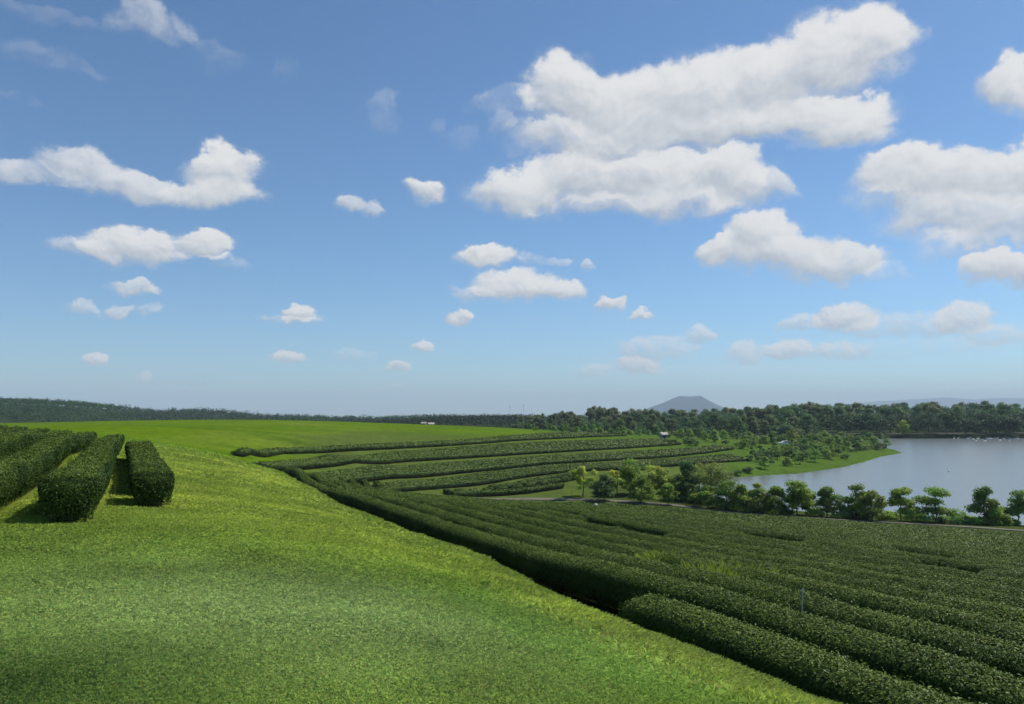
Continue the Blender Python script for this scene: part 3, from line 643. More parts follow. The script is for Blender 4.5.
# ------------------------------------------------------------------ trees
def tube(pts, radii, sides=6):
    pts = np.asarray(pts, float); n = len(pts); d = np.gradient(pts, axis=0); d /= np.linalg.norm(d, axis=1, keepdims=True) + 1e-9
    ref = np.where(np.abs(d[:, 2:3]) > 0.9, np.array([[1.0, 0, 0]]), np.array([[0, 0, 1.0]])); a = np.cross(d, ref); a /= np.linalg.norm(a, axis=1, keepdims=True) + 1e-9
    b = np.cross(d, a); t = np.linspace(0, 2 * np.pi, sides, endpoint=False)
    v = pts[:, None] + (a[:, None] * np.cos(t)[None, :, None] + b[:, None] * np.sin(t)[None, :, None]) * np.asarray(radii)[:, None, None]
    i = np.arange(n * sides).reshape(n, sides); j = np.roll(i, -1, 1)
    return v.reshape(-1, 3), np.stack([i[:-1], j[:-1], j[1:], i[1:]], -1).reshape(-1, 4)
def tree_geometry(h, w, kind, n_leaf, leaf, colour, seed):
    """trunk and limbs, and a crown of leaf cards gathered in clumps; kind sets how the clumps lie"""
    rg = np.random.default_rng(seed); clumps = []
    if kind == 'tiered':                     # flat tufts of leaves at the ends of spreading limbs, in storeys
        tiers = rg.integers(3, 5)
        for t in range(tiers):
            zt = h * (0.40 + 0.54 * t / (tiers - 1)); rt = w * 0.5 * (1.0 - 0.62 * (t / (tiers - 1)) ** 1.4)
            for q in range(max(2, int(5 - t))):
                a = rg.uniform(0, 6.28); rr = rt * rg.uniform(0.35, 0.85)
                clumps.append((rr * math.cos(a), rr * math.sin(a), zt + rg.normal(0, h * 0.05), w * rg.uniform(0.19, 0.30), h * rg.uniform(0.09, 0.14)))
    elif kind == 'umbrella':                 # one wide flat-topped head
        for q in range(26):
            a = rg.uniform(0, 6.28); rr = w * 0.42 * math.sqrt(rg.random()); zt = h * (0.80 - 0.34 * (rr / (w * 0.5)) ** 2) + rg.normal(0, h * 0.05)
            clumps.append((rr * math.cos(a), rr * math.sin(a), zt, w * rg.uniform(0.10, 0.17), h * rg.uniform(0.08, 0.15)))
        for q in range(6):
            a = rg.uniform(0, 6.28); clumps.append((w * .38 * math.cos(a), w * .38 * math.sin(a), h * rg.uniform(.28, .42), w * .12, h * .12))
    elif kind == 'bush':
        for q in range(12):
            a = rg.uniform(0, 6.28); rr = w * 0.36 * math.sqrt(rg.random())
            clumps.append((rr * math.cos(a), rr * math.sin(a), h * rg.uniform(0.18, 0.78) * (1 - 0.5 * rr / (w * .5)), w * rg.uniform(0.13, 0.22), h * rg.uniform(0.14, 0.22)))
    elif kind == 'airy':
        for q in range(20):
            a = rg.uniform(0, 6.28); u = rg.random(); rr = w * 0.44 * math.sqrt(rg.random()) * (0.55 + 0.45 * math.sin(u * 3.0))
            clumps.append((rr * math.cos(a), rr * math.sin(a), h * (0.30 + 0.64 * u), w * rg.uniform(0.08, 0.15), h * rg.uniform(0.05, 0.10)))
    else:                                    # round
        for q in range(22):
            a = rg.uniform(0, 6.28); u = rg.random(); prof = math.sin(min(1, 0.18 + u * 0.9) * math.pi) ** 0.6; rr = w * 0.40 * math.sqrt(rg.random()) * prof
            clumps.append((rr * math.cos(a), rr * math.sin(a), h * (0.22 + 0.70 * u), w * rg.uniform(0.12, 0.21), h * rg.uniform(0.07, 0.13)))
    clumps = np.array(clumps); wt = clumps[:, 3] ** 2 * clumps[:, 4]; wt = wt ** 0.7; ci_ = rg.choice(len(clumps), n_leaf, p=wt / wt.sum())
    d = rg.normal(size=(n_leaf, 3)); d /= np.linalg.norm(d, axis=1, keepdims=True); rr = rg.random(n_leaf) ** 0.45
    cl = clumps[ci_]; cen = cl[:, :3] + d * rr[:, None] * np.c_[cl[:, 3], cl[:, 3], cl[:, 4]]
    cen += rg.normal(0, leaf * 0.3, cen.shape); cen[:, 2] = np.maximum(cen[:, 2], 0.04 * h)
    nrm = d * 0.7 + np.array([0, 0, 0.8]) + rg.normal(0, 0.5, (n_leaf, 3))
    lv, lf = leaf_cards(cen, nrm, leaf * rg.uniform(0.65, 1.35, n_leaf), rg, 0.62)
    tone_c = rg.uniform(0.72, 1.3, len(clumps))[ci_]; warm = rg.normal(0, 0.07, len(clumps))[ci_]
    col = 2.25 * np.asarray(colour)[None] * (tone_c * rg.uniform(0.75, 1.25, n_leaf))[:, None] * np.c_[1 + warm, np.ones(n_leaf), 1 - warm * 0.5]
    # trunk and limbs
    tubes = []; r0 = 0.018 * h + 0.02; top = h * (0.85 if kind in ('round', 'airy', 'tiered') else 0.55)
    if kind == 'bush': r0 *= 0.5
    nseg = 7; tp = np.c_[np.cumsum(rg.normal(0, 0.012 * h, nseg)), np.cumsum(rg.normal(0, 0.012 * h, nseg)), np.linspace(-0.15, top, nseg)]; tp[0, :2] = tp[1, :2] = 0
    tubes.append(tube(tp, np.linspace(r0, r0 * 0.25, nseg)))
    for q in rg.permutation(len(clumps))[:min(len(clumps), 12)]:
        e = clumps[q, :3]; zs = max(0.15 * h, min(e[2] - 0.12 * h, top * 0.95)); s0 = np.array([np.interp(zs, tp[:, 2], tp[:, k]) for k in range(3)])
        mid = (s0 + e) / 2 + np.array([0, 0, 0.03 * h]); tubes.append(tube([s0, mid, e], [r0 * 0.42, r0 * 0.28, r0 * 0.1], 5))
    vs, fs, k0 = [], [], 0
    for v, f in tubes: vs.append(v); fs.append(f + k0); k0 += len(v)
    return (lv, lf, rep4(col)), (np.concatenate(vs), np.concatenate(fs))
def tree(name, loc, h, w, kind, n_leaf, leaf, colour, seed, label, group=None, cat='tree'):
    crown, wood = tree_geometry(h, w, kind, n_leaf, leaf, colour, seed)
    root = tag(empty(name, loc), label, cat, group)
    mesh_obj('crown', crown[0], crown[1], M_leaf, root, cols=crown[2]); mesh_obj('trunk' if name != 'shrub' else 'stems', wood[0], wood[1], M_bark, root, smooth_=True)
    return root
def single(name, h, w, kind, n_leaf, leaf, colour, seed):
    """a far tree as one mesh, crown and trunk with their own materials"""
    (lv, lf, lc), (tv, tf) = tree_geometry(h, w, kind, n_leaf, leaf, colour, seed)
    return mesh_obj(name, np.concatenate([lv, tv]), np.concatenate([lf, tf + len(lv)]), [M_leaf, M_bark], cols=np.concatenate([lc, np.tile([0.1, 0.08, 0.06], (len(tv), 1))]),
                    face_mats=np.r_[np.zeros(len(lf), int), np.ones(len(tf), int)])
def spot(px, py, lift=0.0):
    q = cast([px], [py], start=60)[0]; return (float(q[0]), float(q[1]), float(ground_z(q[:1], q[1:])[0]) - 0.03 + lift)
MIDG, DARKG, YELG, OLIVE, BLUEG = (0.100, 0.148, 0.022), (0.046, 0.082, 0.024), (0.190, 0.225, 0.036), (0.125, 0.155, 0.036), (0.078, 0.122, 0.024)
PG, PR = 'trees at the left end of the lakeside path', 'young shade trees along the lakeside path'
# column, foot row, top row, width in pixels, form, colour, label
PATH_TREES = [
 (583,497,462,26,'airy',YELG,'thin airy yellowish tree at the far left end of the trees by the path',PG),
 (604,501,473,29,'round',DARKG,'small dark dense round tree standing alone in front of yellowish ones by the path',PG),
 (617,495,468,30,'airy',YELG,'bright yellow green tree just behind the small dark round tree',PG),
 (630,495,456,28,'round',MIDG,'tallest of the trees behind the small dark round one, green headed',PG),
 (648,496,463,30,'airy',YELG,'yellow lit tree right of the tallest green one by the path',PG),
 (641,503,474,26,'round',MIDG,'low green tree on the field edge in front of the yellow lit trees',PG),
 (662,494,463,26,'round',OLIVE,'olive green tree between the yellow lit tree and the darkest tall tree',PG),
 (676,500,472,24,'bush',BLUEG,'dark bushy tree close to the path before the olive green one',PG),
 (686,501,458,30,'round',DARKG,'darkest tall tree at the right of the cluster by the path',PG),
 (700,492,462,28,'airy',OLIVE,'thin crowned olive tree standing behind the tree with spreading storeys',PG),
 (712,503,464,40,'tiered',(0.10,0.13,0.03),'wide light green tree with spreading storeys of leaves and a bare trunk',PG),
 (668,505,484,18,'airy',MIDG,'slight little tree on the path edge below the dark bushy one',PG),
 (708,508,483,26,'round',MIDG,'round tree just right of the bare trunk of the spreading tree, by the path',PR),
 (726,510,482,25,'tiered',BLUEG,'dark tree at the left start of the lakeside row, water behind its left side',PR),
 (741,512,483,27,'round',MIDG,'rounded tree in the dense left part of the lakeside row',PR),
 (757,513,481,28,'round',OLIVE,'fuller olive tree in the dense left part of the lakeside row',PR),
 (776,515,484,26,'round',MIDG,'middle green tree before the gap that shows the water, lakeside row',PR),
 (797,516,481,24,'tiered',MIDG,'slender tree with two bare stems and water showing beside it',PR),
 (806,515,489,18,'airy',MIDG,'small thin tree filling the space right of the two bare stems',PR),
 (827,517,485,29,'round',BLUEG,'broad dark headed tree in the middle of the lakeside row',PR),
 (856,519,486,26,'tiered',MIDG,'tree with dark bushes at its foot, left half of a touching pair by the lake',PR),
 (872,521,487,27,'round',OLIVE,'sunlit right half of a touching pair of trees by the lake',PR),
 (901,521,488,25,'tiered',MIDG,'tree leaning right with a notched crown, alone against the water',PR),
 (936,523,488,33,'tiered',MIDG,'wide clumpy tree with ragged right side against open water',PR),
 (984,524,487,22,'tiered',BLUEG,'tall loose tree with separate tufts of leaves near the right edge',PR),
 (997,525,497,28,'bush',MIDG,'dense rounded tree touching the tall loose tufted one near the right edge',PR),
 (1018,525,491,30,'tiered',BLUEG,'flat topped tree cut by the right edge of the photo',PR),
]
for i, (px, fy, ty, wpx, kind, colr, lab, grp) in enumerate(PATH_TREES):
    x, y, z = spot(px, fy); h = (fy - ty) * y / F; w = wpx * y / F
    tree('young_tree' if grp == PR else 'path_tree', (x, y, z), h * 0.95, w * 1.2, kind, 4200 if kind != 'airy' else 2800, 0.25, colr, 1000 + i, lab, grp)
# bushes below the trees, by the water
SHR = [(697,501,10,30),(720,508,9,26),(748,512,10,34),(768,513,14,24),(783,515,12,26),(815,516,13,24),(840,518,16,34),(862,519,13,28),(888,519,11,28),(918,521,13,36),(952,523,10,36),(975,524,11,26),(1008,525,12,30),(690,496,9,30),(650,499,7,24),(960,521,7,50)]
SL = ['leafy bush at the water edge near the thin end of the lake', 'bush under the dark tree that starts the lakeside row', 'wide low bush under the dense left trees of the row', 'bush left of the middle green tree by the gap', 'bush right of the middle green tree by the gap',
      'bush under the small thin tree of the row', 'large dark bush between the broad dark tree and the touching pair', 'bush at the foot of the touching pair of trees', 'bright bush between the pair and the right leaning tree', 'bush between the right leaning tree and the wide clumpy one',
      'bright low bush right of the wide clumpy tree', 'bush left of the tall loose tufted tree', 'bush under the flat topped tree at the right edge', 'bright bush beside the bare trunk of the spreading tree', 'low scrub bush under the yellow lit trees', 'long low bright scrub along the water right of the clumpy tree']
for i, (px, fy, hp, wp) in enumerate(SHR):
    x, y, z = spot(px, fy); tree('shrub', (x, y, z), hp * y / F, wp * y / F, 'bush', 1300, 0.24, [(0.105,0.175,0.030),(0.065,0.115,0.030),(0.140,0.205,0.034)][i % 3 if i not in (6,) else 1], 1100 + i, SL[i], 'bushes between the path and the lake', 'shrub')

# ---------- copies of smaller far trees, sharing meshes
def place(protos, i, px, py, hpx, label, cat, group, name, start=120, squash=1.0, dist=None):
    rg = np.random.default_rng(int(px * 13 + py * 7 + i)); p = protos[i % len(protos)]
    if dist is None: x, y, z = spot(px, py)
    else: y = dist; x = (px - HX) / F * y; z = float(ground_z(np.array([x]), np.array([y]))[0]) - 0.05
    if not p.get('used'): o = p; p['used'] = 1; 
    else: o = p.copy(); COL.objects.link(o)
    s = hpx * y / F / p['h0']; o.location = (x, y, z); o.rotation_euler = (0, 0, rg.uniform(0, 6.28)); q = rg.uniform(0.9, 1.15); o.scale = (s * q * squash, s * q * squash, s)
    tag(o, label, cat, group); return o
def protos(name, specs):
    r = []
    for a in specs:
        o = single(name, *a); o['h0'] = a[0]; r.append(o)
    return r
sm = protos('small_tree', [(4, 3.8, 'round', 700, 0.42, (0.105,0.165,0.034), 41), (4, 3.2, 'round', 700, 0.40, (0.075,0.125,0.032), 42), (4, 4.2, 'bush', 700, 0.42, (0.120,0.170,0.036), 43), (4, 3.0, 'airy', 600, 0.42, (0.095,0.140,0.034), 44), (4, 4.4, 'bush', 700, 0.42, (0.058,0.098,0.030), 45)])
rg = np.random.default_rng(77); k = 0
LP, LO, LB = 'leafy small tree on the grassy spit that runs into the lake', 'small round tree in the orchard rows under the forest edge', 'loose bushy tree in the scrub between terraces and lake'
for (px, py, hp) in [(765,469,13),(776,457,9),(787,466,13),(800,464,12),(806,456,10),(815,462,13),(822,454,9),(829,459,13),(838,456,12),(845,459,8),(848,452,11),(857,452,12),(865,450,11),(873,449,12),(880,450,12),(886,448,10),(792,456,9),(757,459,9),(772,465,8)]:
    place(sm, k, px, py, hp, LP, 'tree', 'small trees on the grassy spit', 'small_tree', squash=1.15); k += 1
for (px, py, hp, w_) in [(718,480,12,1.2),(640,470,10,1.2),(706,476,9,1.5),(736,475,8,1.6),(727,477,8,1.4),(748,472,8,1.4)]:
    place(sm, 4 + 5 * k, px, py, hp, ['squat dark bush beside the narrow end of the lake, tallest there','dark bush on the terrace grass above the yellowish path trees','low bush on the bright shore, left of the squat dark one by the lake','low bush furthest right but one on the bright shore strip','low bush right beside the squat dark one by the lake','low bush at the right end of the bright shore strip'][k - 19], 'shrub', 'low bushes on the near shore', 'small_tree', squash=w_); k += 1
for row, (y0, n_, x0, x1, hp) in enumerate([(432.5, 15, 528, 640, 7), (435.0, 14, 560, 690, 7.5), (436.0, 16, 640, 835, 9), (438.5, 12, 690, 850, 9)]):
    for q in range(n_):
        px = x0 + (x1 - x0) * (q + rg.uniform(-.3, .3)) / (n_ - 1); place(sm, int(rg.integers(0, 50)), px, y0 + rg.normal(0, 0.4), hp * rg.uniform(0.8, 1.25), LO, 'tree', 'orchard trees under the forest edge', 'small_tree', squash=1.1, dist=[300, 285, 318, 300][row] + rg.normal(0, 4)); k += 1
for q in range(80):
    px = rg.uniform(750, 886); py = 469 - (px - 750) * 0.13 - rg.uniform(2, 15); place(sm, int(rg.integers(0, 50)), px, py, rg.uniform(6, 11), LP, 'tree', 'small trees on the grassy spit', 'small_tree', squash=1.25); k += 1
for q in range(34):
    px = rg.uniform(688, 885); py = rg.uniform(441, 449) - (px < 740) * 3; place(sm, int(rg.integers(0, 50)), px, py, rg.uniform(8, 14), LB, 'tree', 'bushy trees in the scrub behind the terraces', 'small_tree', squash=1.25); k += 1
# rain trees on the far shore
RTL = 'broad dark umbrella tree standing on the far shore of the lake'
rt = protos('umbrella_tree', [(13, 20, 'umbrella', 2200, 0.9, (0.024,0.046,0.018), 61), (13, 18, 'umbrella', 2200, 0.9, (0.026,0.050,0.018), 62), (13, 22, 'umbrella', 2200, 0.9, (0.022,0.042,0.017), 63)])
for i, (px, hp, dd) in enumerate([(842,22,404),(866,24,402),(884,21,407),(925,24,404),(946,25,408),(965,23,403),(986,26,404),(1006,25,402),(1028,26,405),(855,20,425),(900,22,428),(935,20,430),(975,22,432),(1050,25,404)]):
    place(rt, i, px, 0, hp, RTL, 'tree', 'umbrella trees along the far shore', 'umbrella_tree', dist=dd)
tree('lime_tree', (float((903 - HX) / F * 402), 402, float(ground_z(np.array([196.0]), np.array([402.0]))[0]) - .05), 8.5, 8.5, 'round', 1300, 0.8, (0.15, 0.20, 0.03), 71, 'pale yellow green tree among the dark umbrella trees on the far shore')
tree('lime_tree', (float((792 - HX) / F * 292), 292, float(ground_z(np.array([102.7]), np.array([292.0]))[0]) - .05), 5.6, 5.4, 'round', 1000, 0.5, (0.13, 0.15, 0.03), 72, 'yellowish tree taller than the scrub behind the grassy spit')
# the forest behind, tree by tree
ft = protos('forest_tree', [(16, 17, 'round', 2400, 0.95, (0.050,0.084,0.032), 81), (16, 15, 'round', 2400, 0.95, (0.062,0.098,0.034), 82), (16, 18, 'umbrella', 2400, 0.95, (0.042,0.074,0.030), 83),
                            (16, 16, 'bush', 2400, 0.95, (0.052,0.088,0.034), 84), (16, 12, 'airy', 1800, 0.95, (0.078,0.102,0.044), 85), (16, 16, 'round', 2400, 0.95, (0.076,0.096,0.044), 86)])
FL = 'tree of the dense forest along the horizon on the right'
top_x = [525, 560, 600, 640, 690, 740, 780, 830, 870, 930, 960, 1024, 1080]; top_y = [414, 412, 407.5, 408, 410, 406.5, 404, 403, 405, 402.5, 403.5, 402, 402]
nF = 0
for row, (dd, n_) in enumerate([(345, 40), (385, 48), (440, 56), (500, 56), (570, 50)]):
    for q in range(n_):
        px = 520 + 560 * (q + rg.uniform(-0.45, 0.45)) / (n_ - 1); y = dd + rg.normal(0, 10); x = (px - HX) / F * y
        if in_poly(np.array([x]), np.array([y]), lake_xy)[0] or (px > 815 and row < 2) or seg_dist(np.array([x]), np.array([y]), lake_xy)[0] < 10: continue
        zb = float(ground_z(np.array([x]), np.array([y]))[0]); ty = np.interp(px, top_x, top_y) + [5.5, 4, 2, 0.8, 0][row] + rg.normal(0, 1.1)
        h = (-(ty - HY) / F * y) - zb
        if row < 2: h *= rg.uniform(0.7, 1.0)
        place(ft, int(rg.integers(0, 60)) if px > 620 else 3 + int(rg.integers(0, 3)), px, 0, h / y * F, FL, 'tree', 'trees of the dense right hand forest', 'forest_tree', dist=y); nF += 1
print('forest', nF)

# weeds that have come up between the near rows
def weed(px, py, w, h, seed, label):
    q = cast([px], [py])[0]; rg = np.random.default_rng(seed); n = 900
    x, y = rg.normal(0, w * .3, n), rg.normal(0, w * .25, n); a = rg.uniform(0, 6.28, n); hh = h * rg.uniform(.75, 1.06, n); le = rg.uniform(.1, .6, n); ww = 0.009
    bx, by = np.cos(a + 1.57) * ww, np.sin(a + 1.57) * ww; v = np.empty((n, 4, 3))
    v[:, 0] = np.c_[x - bx, y - by, np.zeros(n)]; v[:, 1] = np.c_[x + bx, y + by, np.zeros(n)]
    v[:, 2] = np.c_[x + np.cos(a) * hh * le * .4 + bx * 2, y + np.sin(a) * hh * le * .4 + by * 2, hh * .6]; v[:, 3] = np.c_[x + np.cos(a) * hh * le, y + np.sin(a) * hh * le, hh * (1 - .3 * le)]
    col = np.array([0.25, 0.33, 0.045]) * rg.uniform(.7, 1.3, (n, 1))
    o = mesh_obj('weed_clump', v.reshape(-1, 3), np.arange(n * 4).reshape(n, 4), M_grass, cols=rep4(col)); o.location = (q[0], q[1], float(ground_z(q[:1], q[1:])[0]) - 0.02)
    tag(o, label, 'weeds', 'weed clumps among the tea rows')
weed(662, 590, 0.7, 1.10, 1, 'bright yellow green weed clump among the near tea rows, left of the other clump')
weed(731, 609, 1.5, 1.10, 2, 'wider bright weed clump among the near tea rows, closer to the sprinkler pipe')
# ------------------------------------------------------------------ far hills, their woods, the mountain
def ridge(name, outline, dist, depth, base_z, mat, tone_c, noise_amp, rows=26, canopy=0.0):
    """a long hill: crest line given by its bearing and height, rising from its foot in front and falling behind"""
    p = densify(outline, 220); p[:, 1] += canopy * F / dist; u = np.linspace(-1.2, 1.3, rows); V = []
    for k, t in enumerate(u):
        y = dist + depth * t; prof = math.cos(np.clip(t, -1.2, 1.3) / 1.35 * math.pi / 2) ** 0.8 if abs(t) < 1.35 else 0
        zc = (HY - p[:, 1]) / F * dist; x = (p[:, 0] - HX) / F * dist * (1 + 0.0 * t)
        n = (fbm(x / (dist * 0.03) + 5, np.full_like(x, y / (dist * 0.03)), 4) - 0.5) * noise_amp
        V.append(np.c_[x, np.full_like(x, y), base_z + (zc - base_z) * prof + n * prof])
    V = np.stack(V); m = V.shape[1]; i = np.arange(rows * m).reshape(rows, m)
    f = np.stack([i[:-1, :-1], i[:-1, 1:], i[1:, 1:], i[1:, :-1]], -1).reshape(-1, 4)
    o = mesh_obj(name, V.reshape(-1, 3), f, mat, cols=np.tile(tone_c, (rows * m, 1)) if mat is M_ground else None, smooth_=True); tag(o, kind='structure'); return V
def wood_on(name, V, spacing, crown, n_leaf, leaf, colour, seed, front_only=0.62, vary=0.25):
    rg = np.random.default_rng(seed); R_, m, _ = V.shape; P3 = []
    span = np.linalg.norm(V[R_ // 2, -1] - V[R_ // 2, 0]); dep = abs(V[-1, 0, 1] - V[0, 0, 1]) * front_only
    nx, ny = int(span / spacing), int(dep / spacing)
    for iy in range(ny):
        for ix in range(nx):
            a = (ix + rg.uniform(0.1, 0.9)) / nx * (m - 1); b = (iy + rg.uniform(0.1, 0.9)) / ny * (R_ - 1) * front_only
            P3.append(V[int(b), int(a)] * (1 - (b % 1)) + V[min(int(b) + 1, R_ - 1), int(a)] * (b % 1))
    P3 = np.array(P3); P3[:, 0] += rg.normal(0, spacing * .2, len(P3)); nT = len(P3); ht = crown * rg.uniform(1 - vary, 1 + vary, nT)
    ti = np.repeat(np.arange(nT), n_leaf); d = rg.normal(size=(len(ti), 3)); d /= np.linalg.norm(d, axis=1, keepdims=True); d[:, 2] = np.abs(d[:, 2]) * 1.0 - 0.25
    cen = P3[ti] + d * (rg.random(len(ti)) ** 0.4)[:, None] * np.c_[ht[ti] * .55, ht[ti] * .55, ht[ti] * .62] + np.c_[np.zeros((len(ti), 2)), ht[ti] * 0.55]
    lv, lf = leaf_cards(cen, d + np.array([0, 0, 0.5]) + rg.normal(0, .4, d.shape), leaf * rg.uniform(.7, 1.3, len(ti)), rg, 0.75)
    col = np.asarray(colour) * (rg.uniform(0.7, 1.3, nT)[ti] * rg.uniform(0.8, 1.2, len(ti)))[:, None]
    o = mesh_obj(name, lv, lf, M_leaf, cols=rep4(col)); return tag(o, kind='stuff')
HF = np.array([0.030, 0.050, 0.020])
V1 = ridge('wooded_hill', [(-260,396),(-120,397),(0,398.8),(40,399.6),(80,402),(105,405),(130,409.5),(155,415),(180,423)], 860, 150, -14, M_ground, HF, 4, canopy=7.0)
wood_on('plantation_wood', V1, 7.0, 7.5, 34, 1.5, (0.042, 0.094, 0.030), 201)
V2 = ridge('wooded_ridge', [(90,418),(150,413.5),(185,410.5),(210,410.5),(232,413),(260,416),(300,417),(345,419),(400,418.5),(450,416.5),(500,417),(560,418),(640,420)], 1000, 170, -15, M_ground, HF, 5, canopy=7.0)
wood_on('ridge_wood', V2, 8.0, 8.0, 26, 1.8, (0.040, 0.080, 0.036), 202, vary=0.45)
V3 = ridge('plantation_ridge', [(360,421),(410,418.5),(440,416.5),(475,415.5),(515,416),(530,417),(560,420)], 640, 60, -14, M_ground, HF, 2, canopy=4.6)
wood_on('dark_plantation', V3, 4.5, 4.6, 30, 1.0, (0.026, 0.046, 0.026), 203, vary=0.1)
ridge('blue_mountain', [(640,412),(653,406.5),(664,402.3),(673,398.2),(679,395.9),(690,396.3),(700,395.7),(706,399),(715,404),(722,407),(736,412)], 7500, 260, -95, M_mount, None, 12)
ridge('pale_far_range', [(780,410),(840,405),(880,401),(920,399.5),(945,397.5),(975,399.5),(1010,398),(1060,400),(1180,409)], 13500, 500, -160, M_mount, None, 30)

# ------------------------------------------------------------------ small things
def box(x0, x1, y0, y1, z0, z1):
    v = np.array([(x, y, z) for z in (z0, z1) for y in (y0, y1) for x in (x0, x1)], float)
    return v, np.array([[0, 2, 3, 1], [4, 5, 7, 6], [0, 1, 5, 4], [2, 6, 7, 3], [0, 4, 6, 2], [1, 3, 7, 5]])
def boxes(name, bs, mat, parent=None):
    vs, fs, k0 = [], [], 0
    for b in bs: v, f = box(*b); vs.append(v); fs.append(f + k0); k0 += 8
    return mesh_obj(name, np.concatenate(vs), np.concatenate(fs), mat, parent)
def house(px, dist, w, d, h, roof_h, label, yaw=0.2, base=None, group=None):
    x = (px - HX) / F * dist; z = float(ground_z(np.array([x]), np.array([float(dist)]))[0]) if base is None else base
    r = tag(empty('small_house', (x, dist, z)), label, 'house', group); r.rotation_euler = (0, 0, yaw)
    boxes('wall', [(-w/2, w/2, -d/2, d/2, -0.3, h)], M_plaster, r)
    e = 0.4; rv = np.array([(-w/2-e, -d/2-e, h), (w/2+e, -d/2-e, h), (w/2+e, d/2+e, h), (-w/2-e, d/2+e, h), (-w/2-e, 0, h+roof_h), (w/2+e, 0, h+roof_h)]); rv[:, 2] += 0.01
    rf = [[0, 1, 5, 4], [2, 3, 4, 5], [3, 0, 4, 4], [1, 2, 5, 5]]
    me = bpy.data.meshes.new('roof'); me.from_pydata(rv.tolist(), [], [(0,1,5,4),(2,3,4,5),(3,0,4),(1,2,5),(3,2,1,0)]); me.materials.append(M_roof); o = bpy.data.objects.new('roof', me); COL.objects.link(o); o.parent = r
    for q in (-0.3, 0.3): boxes('window', [(w*q-0.5, w*q+0.5, -d/2-0.04, -d/2+0.02, h*0.35, h*0.75)], M_dark, r)
    boxes('door', [(-0.45, 0.45, -d/2-0.05, -d/2+0.02, -0.05, min(2.0, h*0.8))], M_dark, r)
house(431, 420, 2.6, 2.6, 1.2, .8, 'pale house at the far end of the bright meadow, before the dark plantation', 0.3, base=-8.6)
house(424, 440, 2.2, 2.4, 1.5, .7, 'smaller pale hut left of the house at the far end of the meadow', -0.2, base=-8.8)
house(368, 430, 3, 2, 1.0, 0.5, 'low white shed on the meadow skyline under the blue ridge', 0.1, base=-8.4)
house(663.5, 268, 1.7, 1.8, 1.3, 0.8, 'small white roofed shelter among the orchard trees right of the terraces', 0.3)
def pole(name, px, dist, h, r, label, cat, base=None, arms=True):
    x = (px - HX) / F * dist; z = float(ground_z(np.array([x]), np.array([float(dist)]))[0]) if base is None else base
    e = tag(empty(name, (x, dist, z)), label, cat)
    v, f = tube([(0, 0, -0.3), (0, 0, h * 0.5), (0, 0, h)], [r, r * 0.8, r * 0.5], 8); mesh_obj('shaft', v, f, M_grey, e, smooth_=True)
    if arms: boxes('antenna', [(-r*3, r*3, -r*.7, r*.7, h*0.93, h*0.97), (-r*3, -r*2.2, -r, r, h*0.86, h*1.0), (r*2.2, r*3, -r, r, h*0.86, h*1.0)], M_grey, e)
pole('radio_mast', 510, 1150, 22, 0.22, 'left thin mast above the dark plantation ridge', 'mast', -16)
pole('radio_mast', 523.5, 1150, 24, 0.22, 'right one of two thin masts above the dark plantation ridge', 'mast', -16)
pole('light_pole', 945.5, 428, 15, 0.12, 'tall slim pole among the umbrella trees on the far shore', 'pole')
# sprinkler riser in the near rows
q = cast([800.5], [667])[0]; qz = float(ground_z(q[:1], q[1:])[0])
e = tag(empty('sprinkler_riser', (q[0], q[1], qz)), 'thin pale sprinkler pipe standing up out of the near tea rows', 'sprinkler')
top_z = -(592.5 - HY) / F * q[1] - qz
v, f = tube([(0, 0, -0.1), (0.01, 0, top_z * .5), (0.035, 0, top_z)], [0.010, 0.010, 0.010], 10); mesh_obj('pipe', v, f, M_plaster, e, smooth_=True)
v, f = tube([(0.035, 0, top_z), (0.035, 0, top_z + .03), (0.035, 0, top_z + .07)], [0.014, 0.017, 0.008], 10); mesh_obj('nozzle', v, f, M_grey, e, smooth_=True)
def small_sack(px, py, w, label):
    q = cast([px], [py])[0]; z = float(ground_z(q[:1], q[1:])[0]); 
    th = np.linspace(0, 2*np.pi, 12, endpoint=False); V = []; prof = [(0.7, 0), (1.0, .25), (.95, .55), (.6, .9), (.18, 1.0), (.3, 1.15)]
    for r_, h_ in prof: V.append(np.c_[np.cos(th)*r_*w*.5, np.sin(th)*r_*w*.4, np.full(12, h_*w*.55)] + rng.normal(0, .012, (12, 3)))
    V = np.stack(V); i = np.arange(72).reshape(6, 12); j = np.roll(i, -1, 1); f = np.stack([i[:-1], j[:-1], j[1:], i[1:]], -1).reshape(-1, 4)
    o = mesh_obj('white_sack', V.reshape(-1, 3), f, M_white, smooth_=True); o.location = (q[0], q[1], z + 0.82); tag(o, label, 'sack')
small_sack(595.5, 516.5, 0.32, 'white bag lying on the tea rows below the small dark round tree')
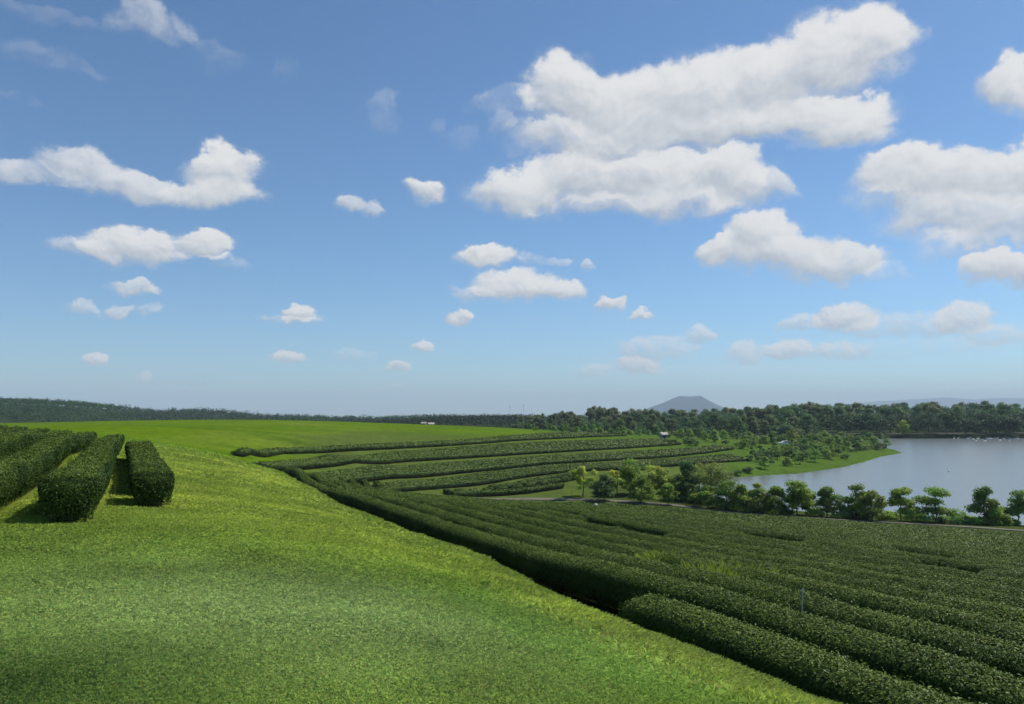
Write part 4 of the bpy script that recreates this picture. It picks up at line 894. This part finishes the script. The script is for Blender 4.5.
# parked cars seen as white specks behind the spit
def car(px, dist, label, yaw):
    x = (px - HX) / F * dist; z = float(ground_z(np.array([x]), np.array([float(dist)]))[0]); r = tag(empty('parked_car', (x, dist, z)), label, 'car', 'white cars behind the spit'); r.rotation_euler = (0, 0, yaw)
    pr = [(-2.1, .35), (-2.1, .8), (-1.9, .95), (-1.2, 1.0), (-.6, 1.45), (.9, 1.48), (1.6, 1.05), (2.1, .95), (2.15, .35)]
    v = np.array([(a, s, b) for s in (-.85, .85) for a, b in pr]); n = len(pr)
    me = bpy.data.meshes.new('body'); me.from_pydata(v.tolist(), [], [tuple(range(n)), tuple(range(2*n-1, n-1, -1))] + [(i, i+n, (i+1) % n + n, (i+1) % n) for i in range(n)]); me.materials.append(M_white); o = bpy.data.objects.new('body', me); COL.objects.link(o); o.parent = r
    boxes('window', [(-.55, .95, -.865, .865, 1.02, 1.36)], M_dark, r)
    for a in (-1.3, 1.3):
        for s in (-.8, .8):
            vv, ff = tube([(a, s-.1, .32), (a, s, .32), (a, s+.1, .32)], [.32, .32, .32], 12); mesh_obj('wheel', vv, ff, M_dark, r)
car(785, 268, 'left white car parked behind the grassy spit', 0.1); car(792, 268, 'right white car parked behind the grassy spit', -0.1)
# white birds on the water
def bird(scale, label, group=None):
    r = tag(empty('white_bird', (0, 0, LAKE)), label, 'bird', group)
    prof = [(-.60, .02, .10), (-.45, .16, .13), (-.2, .25, .12), (.1, .27, .10), (.35, .20, .10), (.5, .10, .14)]; th = np.linspace(0, 2*np.pi, 12, endpoint=False); V = []
    for x_, r_, z_ in prof: V.append(np.c_[np.full(12, x_), np.cos(th)*r_*.85, np.sin(th)*r_*.8 + z_])
    V.append(np.c_[np.full(12, .53), np.cos(th)*.05, np.sin(th)*.05 + .16])
    V = np.stack(V); m = len(V); i = np.arange(m*12).reshape(m, 12); j = np.roll(i, -1, 1); f = np.stack([i[:-1], j[:-1], j[1:], i[1:]], -1).reshape(-1, 4)
    nv, nf = tube([(.42, 0, .18), (.56, 0, .36), (.55, 0, .56), (.60, 0, .68), (.70, 0, .70), (.78, 0, .67)], [.09, .06, .05, .055, .06, .03], 10)
    mesh_obj('body', np.concatenate([V.reshape(-1, 3), nv]), np.concatenate([f, nf + m*12]), M_feather, r, smooth_=True)
    bv, bf = tube([(.77, 0, .67), (.83, 0, .65), (.88, 0, .63)], [.028, .02, .006], 8); mesh_obj('beak', bv, bf, M_beak, r, smooth_=True)
    r.scale = (scale,)*3; return r
b0 = bird(1.0, 'single white bird floating alone out on the open water of the lake')
dd = -LAKE * F / (471.3 - HY); b0.location = ((949 - HX) / F * dd, dd, LAKE); b0.rotation_euler = (0, 0, 1.1)
FB = [(954,438.5),(958,438.3),(968,438.0),(973,439.5),(976,441.2),(978,438.4),(985,441.5),(988,438.3),(991,437.9),(994,438.6),(997,438.0),(1000,440.6),(1004,438.3),(1009,441.8),(1010,438.1),(1015,438.7),(1018,438.3)]
fb0 = None
for i, (px, py) in enumerate(FB):
    if fb0 is None: o = bird(1.45, 'white bird in the flock resting on the water by the far shore', 'white birds by the far shore'); fb0 = o
    else:
        o = fb0.copy(); COL.objects.link(o)
        for ch in list(fb0.children): cc2 = ch.copy(); COL.objects.link(cc2); cc2.parent = o
    dd = min(-LAKE * F / (py - HY), 392); o.location = ((px - HX) / F * dd, dd, LAKE); o.rotation_euler = (0, 0, rng.uniform(0, 6.28))

# ------------------------------------------------------------------ the air
HAZE = 0.000118
hv, hf = box(-16500, 16500, -16500, 16500, -200, 330)
hm = bpy.data.materials.new('haze_air'); hm.use_nodes = True; nt = hm.node_tree; nt.nodes.clear()
o_ = node(nt, 'ShaderNodeOutputMaterial'); pv = node(nt, 'ShaderNodeVolumePrincipled')
pv.inputs['Color'].default_value = (0.74, 0.86, 0.98, 1); pv.inputs['Density'].default_value = HAZE; pv.inputs['Anisotropy'].default_value = 0.0
nt.links.new(pv.outputs[0], o_.inputs['Volume'])
haze = mesh_obj('haze', hv, hf, hm); tag(haze, kind='stuff')
